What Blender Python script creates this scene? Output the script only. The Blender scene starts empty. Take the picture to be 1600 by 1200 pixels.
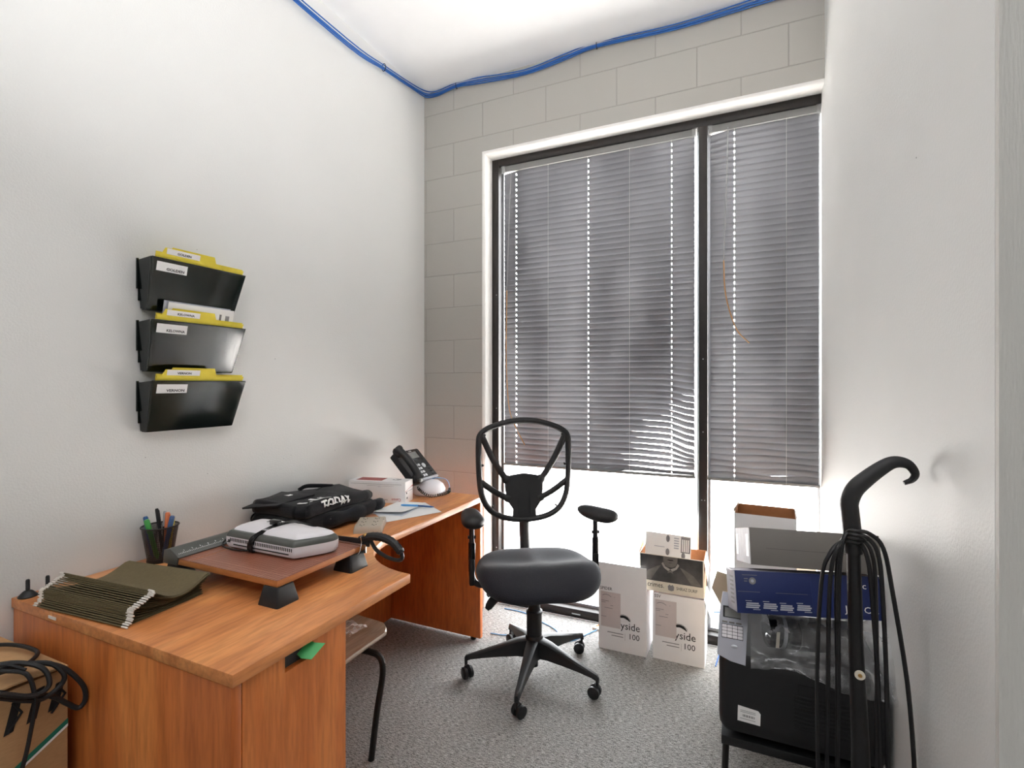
import bpy, bmesh, math, random
from mathutils import Matrix, Vector, noise
random.seed(4)
R = math.radians
SC = bpy.context.scene
COL = SC.collection
TAU = 2 * math.pi

# ---------------------------------------------------------------- materials
def lin(c):
    return tuple(((v / 255) / 12.92 if v / 255 <= .04045 else ((v / 255 + .055) / 1.055) ** 2.4) for v in c)

def mat(name, rgb, rough=.5, metal=0.0, spec=.5, var=.06, scale=30, bump=0.0, bscale=None, stretch=(1, 1, 1),
        sheen=0.0, coat=0.0, rgb2=None, detail=4, lo=.3, hi=.7):
    m = bpy.data.materials.new(name); m.use_nodes = True
    nt = m.node_tree; N = nt.nodes; L = nt.links
    b = N['Principled BSDF']
    b.inputs['Roughness'].default_value = rough
    b.inputs['Metallic'].default_value = metal
    b.inputs['Specular IOR Level'].default_value = spec
    b.inputs['Sheen Weight'].default_value = sheen
    b.inputs['Coat Weight'].default_value = coat
    b.inputs['Coat Roughness'].default_value = .12
    c = lin(rgb)
    tc = N.new('ShaderNodeTexCoord'); mp = N.new('ShaderNodeMapping')
    mp.inputs['Scale'].default_value = stretch
    L.new(tc.outputs['Object'], mp.inputs['Vector'])
    nz = N.new('ShaderNodeTexNoise'); nz.inputs['Scale'].default_value = scale; nz.inputs['Detail'].default_value = detail
    L.new(mp.outputs['Vector'], nz.inputs['Vector'])
    cr = N.new('ShaderNodeValToRGB')
    c2 = lin(rgb2) if rgb2 else tuple(min(1, v * (1 + var)) for v in c)
    c1 = c if rgb2 else tuple(v * (1 - var) for v in c)
    cr.color_ramp.elements[0].position = lo; cr.color_ramp.elements[1].position = hi
    cr.color_ramp.elements[0].color = (*c1, 1); cr.color_ramp.elements[1].color = (*c2, 1)
    L.new(nz.outputs['Fac'], cr.inputs['Fac'])
    L.new(cr.outputs['Color'], b.inputs['Base Color'])
    if bump:
        n2 = N.new('ShaderNodeTexNoise'); n2.inputs['Scale'].default_value = bscale or scale; n2.inputs['Detail'].default_value = 3
        L.new(mp.outputs['Vector'], n2.inputs['Vector'])
        bp = N.new('ShaderNodeBump'); bp.inputs['Strength'].default_value = bump; bp.inputs['Distance'].default_value = .01
        L.new(n2.outputs['Fac'], bp.inputs['Height']); L.new(bp.outputs['Normal'], b.inputs['Normal'])
    return m

def clear(name, rgb, opaque=.3, rough=.1, facing=0.0):
    """see-through plastic or glass: part transparent, part glossy"""
    m = bpy.data.materials.new(name); m.use_nodes = True
    nt = m.node_tree; N = nt.nodes; L = nt.links
    out = N['Material Output']; b = N['Principled BSDF']
    b.inputs['Base Color'].default_value = (*lin(rgb), 1); b.inputs['Roughness'].default_value = rough
    t = N.new('ShaderNodeBsdfTransparent'); mx = N.new('ShaderNodeMixShader')
    lw = N.new('ShaderNodeLayerWeight'); lw.inputs['Blend'].default_value = .35
    mt = N.new('ShaderNodeMath'); mt.operation = 'MULTIPLY_ADD'; mt.use_clamp = True
    mt.inputs[1].default_value = facing; mt.inputs[2].default_value = opaque
    L.new(lw.outputs['Facing'], mt.inputs[0])
    L.new(mt.outputs[0], mx.inputs['Fac']); L.new(t.outputs[0], mx.inputs[1]); L.new(b.outputs[0], mx.inputs[2])
    L.new(mx.outputs[0], out.inputs['Surface'])
    return m

def wood(name, stretch, ca=(186, 116, 66), cb=(234, 170, 108), cc=(212, 140, 84)):
    m = bpy.data.materials.new(name); m.use_nodes = True
    nt = m.node_tree; N = nt.nodes; L = nt.links; b = N['Principled BSDF']
    b.inputs['Roughness'].default_value = .34
    tc = N.new('ShaderNodeTexCoord'); mp = N.new('ShaderNodeMapping'); mp.inputs['Scale'].default_value = stretch
    L.new(tc.outputs['Object'], mp.inputs['Vector'])
    n1 = N.new('ShaderNodeTexNoise'); n1.inputs['Scale'].default_value = 1.6; n1.inputs['Detail'].default_value = 5
    n1.inputs['Distortion'].default_value = .6
    n2 = N.new('ShaderNodeTexNoise'); n2.inputs['Scale'].default_value = 14; n2.inputs['Detail'].default_value = 6
    L.new(mp.outputs['Vector'], n1.inputs['Vector']); L.new(mp.outputs['Vector'], n2.inputs['Vector'])
    r1 = N.new('ShaderNodeValToRGB'); e = r1.color_ramp.elements
    e[0].position = .3; e[0].color = (*lin(ca), 1); e[1].position = .72; e[1].color = (*lin(cb), 1)
    k = e.new(.5); k.color = (*lin(cc), 1)
    L.new(n1.outputs['Fac'], r1.inputs['Fac'])
    r2 = N.new('ShaderNodeValToRGB'); e = r2.color_ramp.elements
    e[0].position = .35; e[0].color = (.72, .68, .66, 1); e[1].position = .6; e[1].color = (1, 1, 1, 1)
    L.new(n2.outputs['Fac'], r2.inputs['Fac'])
    mx = N.new('ShaderNodeMix'); mx.data_type = 'RGBA'; mx.blend_type = 'MULTIPLY'; mx.inputs['Factor'].default_value = .75
    L.new(r1.outputs['Color'], mx.inputs['A']); L.new(r2.outputs['Color'], mx.inputs['B'])
    L.new(mx.outputs['Result'], b.inputs['Base Color'])
    return m

def block_wall(name):
    """painted concrete block: shallow joints between 400 x 204 mm blocks"""
    m = bpy.data.materials.new(name); m.use_nodes = True
    nt = m.node_tree; N = nt.nodes; L = nt.links; b = N['Principled BSDF']
    b.inputs['Roughness'].default_value = .6
    tc = N.new('ShaderNodeTexCoord'); sx = N.new('ShaderNodeSeparateXYZ'); cx = N.new('ShaderNodeCombineXYZ')
    L.new(tc.outputs['Object'], sx.inputs[0])
    ax = N.new('ShaderNodeMath'); ax.operation = 'ADD'; ax.inputs[1].default_value = 1.632 + 4.064
    az = N.new('ShaderNodeMath'); az.operation = 'ADD'; az.inputs[1].default_value = .0112
    L.new(sx.outputs['X'], ax.inputs[0]); L.new(sx.outputs['Z'], az.inputs[0])
    L.new(ax.outputs[0], cx.inputs['X']); L.new(az.outputs[0], cx.inputs['Y'])
    br = N.new('ShaderNodeTexBrick')
    br.offset = .5; br.inputs['Scale'].default_value = 1; br.inputs['Brick Width'].default_value = .4064
    br.inputs['Row Height'].default_value = .204; br.inputs['Mortar Size'].default_value = .0035
    br.inputs['Mortar Smooth'].default_value = .6
    br.inputs['Color1'].default_value = (*lin((168, 165, 159)), 1); br.inputs['Color2'].default_value = (*lin((171, 168, 162)), 1)
    br.inputs['Mortar'].default_value = (*lin((156, 153, 147)), 1)
    L.new(cx.outputs[0], br.inputs['Vector'])
    L.new(br.outputs['Color'], b.inputs['Base Color'])
    nz = N.new('ShaderNodeTexNoise'); nz.inputs['Scale'].default_value = 90; nz.inputs['Detail'].default_value = 4
    L.new(tc.outputs['Object'], nz.inputs['Vector'])
    sc_ = N.new('ShaderNodeMath'); sc_.operation = 'MULTIPLY_ADD'; sc_.inputs[1].default_value = -1.0
    nm = N.new('ShaderNodeMath'); nm.operation = 'MULTIPLY'; nm.inputs[1].default_value = .22
    L.new(nz.outputs['Fac'], nm.inputs[0]); L.new(br.outputs['Fac'], sc_.inputs[0]); L.new(nm.outputs[0], sc_.inputs[2])
    bp = N.new('ShaderNodeBump'); bp.inputs['Strength'].default_value = .55; bp.inputs['Distance'].default_value = .004
    L.new(sc_.outputs[0], bp.inputs['Height']); L.new(bp.outputs['Normal'], b.inputs['Normal'])
    return m

def carpet_mat(name):
    m = bpy.data.materials.new(name); m.use_nodes = True
    nt = m.node_tree; N = nt.nodes; L = nt.links; b = N['Principled BSDF']
    b.inputs['Roughness'].default_value = .95; b.inputs['Specular IOR Level'].default_value = .1
    tc = N.new('ShaderNodeTexCoord')
    n1 = N.new('ShaderNodeTexNoise'); n1.inputs['Scale'].default_value = 260; n1.inputs['Detail'].default_value = 3
    mp = N.new('ShaderNodeMapping'); mp.inputs['Scale'].default_value = (55, 240, 55); mp.inputs['Rotation'].default_value = (0, 0, R(-4))
    n2 = N.new('ShaderNodeTexNoise'); n2.inputs['Scale'].default_value = 1; n2.inputs['Detail'].default_value = 3
    L.new(tc.outputs['Object'], n1.inputs['Vector']); L.new(tc.outputs['Object'], mp.inputs['Vector']); L.new(mp.outputs['Vector'], n2.inputs['Vector'])
    ad = N.new('ShaderNodeMath'); ad.operation = 'ADD'; L.new(n1.outputs['Fac'], ad.inputs[0]); L.new(n2.outputs['Fac'], ad.inputs[1])
    cr = N.new('ShaderNodeValToRGB'); e = cr.color_ramp.elements
    e[0].position = .36; e[0].color = (*lin((62, 61, 60)), 1); e[1].position = .64; e[1].color = (*lin((180, 178, 175)), 1)
    hf = N.new('ShaderNodeMath'); hf.operation = 'MULTIPLY'; hf.inputs[1].default_value = .5; L.new(ad.outputs[0], hf.inputs[0])
    L.new(hf.outputs[0], cr.inputs['Fac']); L.new(cr.outputs['Color'], b.inputs['Base Color'])
    bp = N.new('ShaderNodeBump'); bp.inputs['Strength'].default_value = .6; bp.inputs['Distance'].default_value = .006
    L.new(hf.outputs[0], bp.inputs['Height']); L.new(bp.outputs['Normal'], b.inputs['Normal'])
    return m

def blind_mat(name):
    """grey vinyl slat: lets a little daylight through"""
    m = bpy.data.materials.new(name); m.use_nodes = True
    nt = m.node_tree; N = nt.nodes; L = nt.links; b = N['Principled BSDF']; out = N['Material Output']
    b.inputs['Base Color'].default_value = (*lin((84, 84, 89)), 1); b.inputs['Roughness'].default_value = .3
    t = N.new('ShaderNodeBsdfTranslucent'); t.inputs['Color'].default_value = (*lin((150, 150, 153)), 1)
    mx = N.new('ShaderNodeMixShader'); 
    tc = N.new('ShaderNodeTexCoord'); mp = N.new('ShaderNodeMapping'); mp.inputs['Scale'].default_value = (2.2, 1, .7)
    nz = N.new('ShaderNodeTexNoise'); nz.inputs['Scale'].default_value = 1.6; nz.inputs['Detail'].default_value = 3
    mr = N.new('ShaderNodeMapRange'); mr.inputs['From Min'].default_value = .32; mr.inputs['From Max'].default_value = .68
    mr.inputs['To Min'].default_value = .007; mr.inputs['To Max'].default_value = .062          # uneven translucency imitates blotches of outside light on the slats
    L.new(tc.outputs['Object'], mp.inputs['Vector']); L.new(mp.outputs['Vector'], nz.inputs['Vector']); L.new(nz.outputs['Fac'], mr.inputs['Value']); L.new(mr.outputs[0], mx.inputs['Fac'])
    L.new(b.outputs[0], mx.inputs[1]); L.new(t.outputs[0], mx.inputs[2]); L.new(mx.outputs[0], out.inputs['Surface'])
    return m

def mesh_wire(name):
    """perforated black wire mesh of the pen cup"""
    m = bpy.data.materials.new(name); m.use_nodes = True
    nt = m.node_tree; N = nt.nodes; L = nt.links; b = N['Principled BSDF']; out = N['Material Output']
    b.inputs['Base Color'].default_value = (.012, .012, .014, 1); b.inputs['Roughness'].default_value = .4
    uv = N.new('ShaderNodeTexCoord'); sx = N.new('ShaderNodeSeparateXYZ'); L.new(uv.outputs['UV'], sx.inputs[0])
    res = []
    for ch in 'XY':
        s = N.new('ShaderNodeMath'); s.operation = 'MULTIPLY'; s.inputs[1].default_value = 90 if ch == 'X' else 34
        L.new(sx.outputs[ch], s.inputs[0])
        f = N.new('ShaderNodeMath'); f.operation = 'FRACT'; L.new(s.outputs[0], f.inputs[0])
        g = N.new('ShaderNodeMath'); g.operation = 'GREATER_THAN'; g.inputs[1].default_value = .45; L.new(f.outputs[0], g.inputs[0])
        res.append(g)
    mu = N.new('ShaderNodeMath'); mu.operation = 'MULTIPLY'; L.new(res[0].outputs[0], mu.inputs[0]); L.new(res[1].outputs[0], mu.inputs[1])
    t = N.new('ShaderNodeBsdfTransparent'); mx = N.new('ShaderNodeMixShader')
    L.new(mu.outputs[0], mx.inputs['Fac']); L.new(b.outputs[0], mx.inputs[1]); L.new(t.outputs[0], mx.inputs[2])
    L.new(mx.outputs[0], out.inputs['Surface'])
    return m

def grid_board(name):
    """red-brown cutting board printed with fine pale ruling"""
    m = bpy.data.materials.new(name); m.use_nodes = True
    nt = m.node_tree; N = nt.nodes; L = nt.links; b = N['Principled BSDF']
    b.inputs['Roughness'].default_value = .3
    tc = N.new('ShaderNodeTexCoord'); sx = N.new('ShaderNodeSeparateXYZ'); L.new(tc.outputs['Object'], sx.inputs[0])
    def ruled(ch, pitch, w):
        s = N.new('ShaderNodeMath'); s.operation = 'DIVIDE'; s.inputs[1].default_value = pitch; L.new(sx.outputs[ch], s.inputs[0])
        f = N.new('ShaderNodeMath'); f.operation = 'FRACT'; L.new(s.outputs[0], f.inputs[0])
        g = N.new('ShaderNodeMath'); g.operation = 'LESS_THAN'; g.inputs[1].default_value = w; L.new(f.outputs[0], g.inputs[0]); return g
    a = [ruled('X', .0127, .07), ruled('Y', .0127, .05), ruled('X', .127, .012), ruled('Y', .127, .012)]
    o = a[0]
    for q in a[1:]:
        mxn = N.new('ShaderNodeMath'); mxn.operation = 'MAXIMUM'; L.new(o.outputs[0], mxn.inputs[0]); L.new(q.outputs[0], mxn.inputs[1]); o = mxn
    mx = N.new('ShaderNodeMix'); mx.data_type = 'RGBA'
    mx.inputs['A'].default_value = (*lin((126, 68, 48)), 1); mx.inputs['B'].default_value = (*lin((196, 150, 124)), 1)
    L.new(o.outputs[0], mx.inputs['Factor']); L.new(mx.outputs['Result'], b.inputs['Base Color'])
    return m

def pavement_mat(name):
    m = mat(name, (140, 137, 134), .9, var=.1, scale=60, bump=.3, bscale=200)
    nt = m.node_tree; N = nt.nodes; L = nt.links; b = N['Principled BSDF']
    tc = N.new('ShaderNodeTexCoord'); n = N.new('ShaderNodeTexNoise'); n.inputs['Scale'].default_value = 1.1; n.inputs['Detail'].default_value = 5
    L.new(tc.outputs['Object'], n.inputs['Vector'])
    cr = N.new('ShaderNodeValToRGB'); e = cr.color_ramp.elements
    e[0].position = .35; e[0].color = (.72, .7, .69, 1); e[1].position = .46; e[1].color = (1, 1, 1, 1)
    L.new(n.outputs['Fac'], cr.inputs['Fac'])
    old = b.inputs['Base Color'].links[0].from_socket
    mx = N.new('ShaderNodeMix'); mx.data_type = 'RGBA'; mx.blend_type = 'MULTIPLY'; mx.inputs['Factor'].default_value = .6
    L.new(old, mx.inputs['A']); L.new(cr.outputs['Color'], mx.inputs['B']); L.new(mx.outputs['Result'], b.inputs['Base Color'])
    return m

M = dict(
    wall=mat('painted drywall', (222, 222, 220), .55, var=.012, scale=3, bump=.12, bscale=160),
    endwall=mat('painted drywall at doorway', (208, 207, 202), .6, var=.02, scale=20, bump=.2, bscale=120, stretch=(3, 3, .3)),
    block=block_wall('painted block'),
    revealpaint=mat('white paint', (236, 234, 230), .5, var=.02, scale=20, bump=.2, bscale=60),
    ceiling=mat('ceiling paint', (242, 242, 242), .8, var=.01, scale=10),
    carpet=carpet_mat('grey loop carpet'),
    bronze=mat('dark bronze aluminium', (34, 30, 29), .4, .3, var=.2, scale=40),
    alu=mat('bright aluminium', (196, 198, 202), .3, .8),
    glass=clear('window glass', (225, 235, 235), .03, .02, .12),
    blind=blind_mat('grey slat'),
    rail=mat('grey blind rail', (120, 119, 118), .4, var=.03),
    clearp=clear('clear plastic', (215, 215, 215), .18, .08, .5),
    wrap=clear('clear plastic wrap', (245, 246, 248), .06, .16, .95),
    string=mat('blind string', (200, 198, 196), .8),
    amber=mat('yellowed plastic', (176, 128, 78), .3),
    woodY=wood('cherry laminate top', (7, .9, 7)),
    woodZ=wood('cherry laminate panel', (7, 7, .8), (176, 94, 44), (224, 142, 78), (202, 116, 58)),
    woodD=wood('cherry laminate end panel', (6, 6, .8), (188, 96, 40), (216, 124, 60), (204, 110, 50)),
    black=mat('black plastic', (15, 15, 17), .42, var=.1),
    blackS=mat('satin black plastic', (24, 24, 26), .5, var=.1, scale=80),
    blackG=mat('glossy black plastic', (16, 16, 18), .2, var=.1),
    fabric=mat('charcoal seat fabric', (38, 38, 44), .9, var=.15, scale=300, bump=.25, bscale=420, sheen=.12, spec=.25),
    cloth=mat('black cotton', (20, 20, 24), .95, var=.2, scale=60, bump=.3, bscale=300, sheen=.15, spec=.2),
    smoke=clear('smoked green-black plastic', (6, 15, 12), .86, .09),
    smokeS=mat('dark smoked plastic', (14, 21, 21), .22, var=.15),
    yellow=mat('yellow card', (222, 202, 62), .7, var=.04),
    white=mat('white paper', (240, 239, 238), .7, var=.01),
    paperb=mat('pale blue paper', (222, 228, 238), .7, var=.02),
    ink=mat('black ink', (20, 20, 22), .7),
    grey=mat('grey ink', (128, 126, 128), .7),
    red=mat('red ink', (176, 32, 44), .6),
    darkred=mat('dull red print', (150, 64, 62), .6, var=.1),
    pinkp=mat('pinkish label paper', (205, 194, 192), .7, var=.02),
    olive=mat('olive card', (100, 88, 60), .85, var=.09, scale=120, bump=.1),
    tip=mat('white coated steel', (226, 220, 212), .4),
    lamw=mat('white glossy plastic', (232, 228, 232), .3, var=.01),
    lamg=mat('grey plastic', (84, 86, 82), .35, var=.03),
    vent=mat('vent slot', (30, 28, 28), .7),
    tan=mat('beige plastic', (180, 168, 152), .45, var=.03),
    steel=mat('chromed steel', (210, 210, 210), .18, 1.0),
    brass=mat('brass', (200, 160, 100), .3, .9),
    kraft=mat('brown cardboard', (178, 140, 98), .85, var=.06, scale=60, stretch=(1, 1, 4)),
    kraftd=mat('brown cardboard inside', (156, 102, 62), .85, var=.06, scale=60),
    kraftl=mat('pale cardboard', (214, 194, 168), .8, var=.04),
    boxw=mat('white cardboard', (238, 236, 236), .65, var=.02, scale=12),
    boxg=mat('grey cardboard', (112, 108, 103), .6, var=.04, scale=12),
    tape=mat('white tape', (228, 228, 226), .4),
    boxb=mat('navy blue card', (16, 34, 88), .45, var=.08, scale=6),
    boxe=mat('lilac grey card', (150, 148, 158), .6, var=.12, scale=40),
    photo=mat('dark photo print', (40, 40, 42), .5, rgb2=(88, 86, 84), scale=9, detail=6),
    photol=mat('light photo print', (150, 146, 140), .5, var=.2, scale=30),
    photom=mat('mid photo print', (104, 100, 96), .5, var=.25, scale=24),
    cream=mat('cream print', (214, 206, 190), .6, var=.03),
    blue=mat('blue cable', (28, 92, 168), .45, var=.12, scale=20),
    blueb=mat('light blue cable', (70, 130, 180), .45),
    greent=mat('green tape', (62, 164, 90), .4),
    teal=mat('teal print', (24, 116, 96), .6),
    panelg=mat('pale grey plastic', (176, 178, 188), .35, var=.02),
    lcd=mat('grey lcd', (122, 124, 122), .2, var=.05),
    key=mat('key grey', (202, 204, 208), .4),
    silver=mat('silver plastic', (178, 180, 186), .3, .5),
    penblue=mat('blue pen', (38, 84, 140), .3), pengreen=mat('green pen', (60, 150, 66), .3),
    penorange=mat('orange pen', (214, 120, 76), .35), penyellow=mat('yellow pen', (220, 196, 70), .35),
    penlb=mat('slate blue pen', (76, 104, 150), .35), cyan=mat('pale blue pen barrel', (92, 160, 220), .3),
    wire=mesh_wire('wire mesh'), board=grid_board('ruled board'),
    boardw=mat('board edge wood', (176, 112, 60), .5, var=.12, scale=20, stretch=(1, 1, 6)),
    seatw=wood('greyed wood grain seat', (10, 1.2, 10), (120, 100, 84), (186, 168, 148), (156, 138, 120)),
    tubem=mat('dark steel tube', (44, 42, 40), .35, .4),
    pave=pavement_mat('concrete pavement'), joint=mat('joint', (120, 116, 112), .9),
    facade=mat('stucco', (170, 160, 150), .9), dark=mat('dark glazing', (30, 32, 36), .2),
    copper=mat('copper wire', (214, 150, 96), .35, .3),
)

# ---------------------------------------------------------------- mesh builder
def sm(pts, k=6, closed=False):
    """smooth path through the points (Catmull-Rom)"""
    P = [Vector(p) for p in pts]; n = len(P); out = []
    rng = range(n if closed else n - 1)
    for i in rng:
        a = P[(i - 1) % n] if closed or i > 0 else P[0] * 2 - P[1]
        b, c = P[i], P[(i + 1) % n]
        d = P[(i + 2) % n] if closed or i + 2 < n else P[-1] * 2 - P[-2]
        for j in range(k):
            t = j / k
            out.append(.5 * ((2 * b) + (c - a) * t + (2 * a - 5 * b + 4 * c - d) * t * t + (3 * b - a - 3 * c + d) * t ** 3))
    if not closed: out.append(P[-1])
    return out

def TM(o, r, u):
    r = Vector(r).normalized(); u = Vector(u).normalized(); n = r.cross(u).normalized(); u = n.cross(r)
    m = Matrix.Identity(4)
    for i in range(3): m[i][0], m[i][1], m[i][2], m[i][3] = r[i], u[i], n[i], o[i]
    return m

class MB:
    def __init__(s): s.bm = bmesh.new(); s.mats = []; s.uv = s.bm.loops.layers.uv.new('UVMap')
    def mi(s, m):
        m = M[m] if isinstance(m, str) else m
        if m not in s.mats: s.mats.append(m)
        return s.mats.index(m)
    def add(s, tb, m, X=None):
        k = s.mi(m); mp = {}
        for v in tb.verts: mp[v] = s.bm.verts.new(X @ v.co if X else v.co)
        for f in tb.faces:
            try: nf = s.bm.faces.new([mp[v] for v in f.verts]); nf.material_index = k
            except ValueError: pass
        tb.free(); return s
    def faces(s, vs, fs, m, X=None):
        k = s.mi(m); V = [s.bm.verts.new(X @ Vector(v) if X else v) for v in vs]
        for f in fs:
            try: nf = s.bm.faces.new([V[i] for i in f]); nf.material_index = k
            except ValueError: pass
        return s
    def box(s, x0, x1, y0, y1, z0, z1, m, bev=0, seg=2, X=None):
        tb = bmesh.new(); bmesh.ops.create_cube(tb, size=1)
        for v in tb.verts: v.co = Vector(((x0 + x1) / 2 + v.co.x * (x1 - x0), (y0 + y1) / 2 + v.co.y * (y1 - y0), (z0 + z1) / 2 + v.co.z * (z1 - z0)))
        if bev: bmesh.ops.bevel(tb, geom=tb.edges[:], offset=bev, segments=seg, profile=.5, affect='EDGES')
        return s.add(tb, m, X)
    def prism(s, poly, z0, z1, m, X=None, bev=0, seg=2):
        tb = bmesh.new(); n = len(poly)
        a = [tb.verts.new((p[0], p[1], z0)) for p in poly]; b = [tb.verts.new((p[0], p[1], z1)) for p in poly]
        tb.faces.new(a[::-1]); tb.faces.new(b)
        for i in range(n): tb.faces.new((a[i], a[(i + 1) % n], b[(i + 1) % n], b[i]))
        bmesh.ops.recalc_face_normals(tb, faces=tb.faces)
        if bev:
            ed = [e for e in tb.edges if abs(e.verts[0].co.z - e.verts[1].co.z) < 1e-9]
            bmesh.ops.bevel(tb, geom=ed, offset=bev, segments=seg, profile=.5, affect='EDGES')
        return s.add(tb, m, X)
    def loft(s, rings, m, caps=True, X=None, closed=False):
        n = len(rings[0]); vs = [v for r in rings for v in r]; fs = []
        kk = len(rings) if closed else len(rings) - 1
        for i in range(kk):
            a, b = i * n, ((i + 1) % len(rings)) * n
            for j in range(n): fs.append((a + j, a + (j + 1) % n, b + (j + 1) % n, b + j))
        if caps and not closed: fs += [tuple(range(n))[::-1], tuple(range((len(rings) - 1) * n, len(rings) * n))]
        return s.faces(vs, fs, m, X)
    def tube(s, pts, r, m, n=10, closed=False, caps=True, flat=1.0, X=None):
        P = [Vector(p) for p in pts]; k = len(P); rr = r if isinstance(r, (list, tuple)) else [r] * k
        T = []
        for i in range(k):
            if closed: t = P[(i + 1) % k] - P[i - 1]
            else: t = P[min(i + 1, k - 1)] - P[max(i - 1, 0)]
            T.append(t.normalized() if t.length > 1e-9 else Vector((0, 0, 1)))
        up = Vector((0, 0, 1)) if abs(T[0].z) < .9 else Vector((0, 1, 0))
        u = T[0].cross(up).normalized(); rings = []
        for i in range(k):
            u = (u - T[i] * u.dot(T[i])).normalized(); w = T[i].cross(u)
            rings.append([P[i] + (u * math.cos(TAU * j / n) * flat + w * math.sin(TAU * j / n)) * rr[i] for j in range(n)])
        return s.loft(rings, m, caps, X, closed)
    def cyl(s, p0, p1, r0, m, r1=None, n=20, X=None):
        return s.tube([p0, p1], [r0, r0 if r1 is None else r1], m, n, X=X)
    def lathe(s, prof, m, n=28, X=None, caps=True):
        rings = [[Vector((r * math.cos(TAU * j / n), r * math.sin(TAU * j / n), z)) for j in range(n)] for r, z in prof]
        return s.loft(rings, m, caps, X)
    def grid(s, nu, nv, f, m, X=None, thick=0):
        vs = [f(i / nu, j / nv) for i in range(nu + 1) for j in range(nv + 1)]
        idx = lambda i, j: i * (nv + 1) + j
        fs = [(idx(i, j), idx(i + 1, j), idx(i + 1, j + 1), idx(i, j + 1)) for i in range(nu) for j in range(nv)]
        if not thick: return s.faces(vs, fs, m, X)
        tb = bmesh.new(); V = [tb.verts.new(v) for v in vs]; F = [tb.faces.new([V[i] for i in q]) for q in fs]
        tb.normal_update()
        bmesh.ops.solidify(tb, geom=F, thickness=thick)
        return s.add(tb, m, X)
    def ell(s, c, r, m, nu=16, nv=10, X=None):
        tb = bmesh.new(); bmesh.ops.create_uvsphere(tb, u_segments=nu, v_segments=nv, radius=1)
        for v in tb.verts: v.co = Vector((c[0] + v.co.x * r[0], c[1] + v.co.y * r[1], c[2] + v.co.z * r[2]))
        return s.add(tb, m, X)
    def text(s, t, size, X, m, align='LEFT', depth=.0002, sx=1.0, f=None, bold=.0):
        cu = bpy.data.curves.new('t', 'FONT'); cu.body = t; cu.size = size; cu.align_x = align; cu.extrude = depth
        cu.resolution_u = 2; cu.offset = bold * size
        o = bpy.data.objects.new('t', cu); COL.objects.link(o)
        dg = bpy.context.evaluated_depsgraph_get(); me = bpy.data.meshes.new_from_object(o.evaluated_get(dg))
        tb = bmesh.new(); tb.from_mesh(me)
        if f:
            bmesh.ops.triangulate(tb, faces=tb.faces)
            for _ in range(3): bmesh.ops.subdivide_edges(tb, edges=[e for e in tb.edges if e.calc_length() > .006], cuts=1); bmesh.ops.triangulate(tb, faces=tb.faces)
        for v in tb.verts:
            v.co.x *= sx
            if f: v.co = f(v.co)
        bpy.data.objects.remove(o); bpy.data.curves.remove(cu); bpy.data.meshes.remove(me)
        return s.add(tb, m, X)
    def build(s, name, parent=None, loc=None, rz=0.0, rot=None, angle=35, smooth=True):
        me = bpy.data.meshes.new(name)
        bmesh.ops.remove_doubles(s.bm, verts=s.bm.verts, dist=1e-6)
        bmesh.ops.recalc_face_normals(s.bm, faces=s.bm.faces)
        s.bm.to_mesh(me); s.bm.free()
        for m in s.mats: me.materials.append(m)
        if smooth:
            me.polygons.foreach_set('use_smooth', [True] * len(me.polygons)); me.set_sharp_from_angle(angle=R(angle))
        o = bpy.data.objects.new(name, me); COL.objects.link(o)
        if parent: o.parent = parent
        if loc: o.location = loc
        o.rotation_euler = rot if rot else (0, 0, rz)
        return o

def tag(o, label, cat, group=None, kind=None):
    o['label'] = label; o['category'] = cat
    if group: o['group'] = group
    if kind: o['kind'] = kind
    return o

def thing(name, label, cat, loc=(0, 0, 0), rz=0.0, group=None, rot=None):
    o = bpy.data.objects.new(name, None); COL.objects.link(o)
    o.location = loc; o.rotation_euler = rot if rot else (0, 0, rz); o.empty_display_size = .05
    return tag(o, label, cat, group)

def dup(root, loc, rz=0.0, label=None, rot=None):
    r = root.copy(); COL.objects.link(r); r.location = loc; r.rotation_euler = rot if rot else (0, 0, rz)
    if label: r['label'] = label
    for ch in list(root.children):
        c = ch.copy(); COL.objects.link(c); c.parent = r
        for g in list(ch.children):
            d = g.copy(); COL.objects.link(d); d.parent = c
    return r

def struct(o): o['kind'] = 'structure'; return o

def rrect(x0, x1, y0, y1, r, n=5):
    out = []
    for cx, cy, a in ((x1 - r, y0 + r, -90), (x1 - r, y1 - r, 0), (x0 + r, y1 - r, 90), (x0 + r, y0 + r, 180)):
        for i in range(n + 1):
            t = R(a + 90 * i / n); out.append((cx + r * math.cos(t), cy + r * math.sin(t)))
    return out

# ================================================================ SETTING
XL, XR, YW, YF, ZC, YE = -1.849, .342, 2.708, 2.81, 3.196, .985
b = MB(); b.box(XL - .1, 2.7, -2.7, YF, -.06, 0, 'carpet'); struct(b.build('floor'))
b = MB(); b.box(XL - .1, 2.7, -2.7, YF + .2, ZC, ZC + .1, 'ceiling'); struct(b.build('ceiling'))
b = MB(); b.box(XL - .1, XL, -2.7, YF + .2, 0, ZC, 'wall')
for y, z, r_ in ((1.575, 1.459, .004), (1.229, 1.85, .003), (1.236, 1.81, .0028), (1.93, 1.02, .004), (1.27, 1.01, .003), (1.05, 1.10, .003), (1.62, 1.02, .0025), (1.66, 1.03, .0025)):   # nail holes and nicks
    b.ell((XL, y, z), (.0004, r_ * .5, r_ * .45), 'grey', 8, 6)
struct(b.build('wall_left'))
b = MB(); b.box(XR, XR + .12, YE, YF + .2, 0, ZC, 'wall'); b.ell((XR, 1.36, 1.84), (.0006, .002, .002), 'grey', 8, 6); struct(b.build('wall_right'))
b = MB(); b.box(XR + .0005, 2.7, YE - .012, YE, 0, ZC, 'endwall'); struct(b.build('wall_doorway'))
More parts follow.
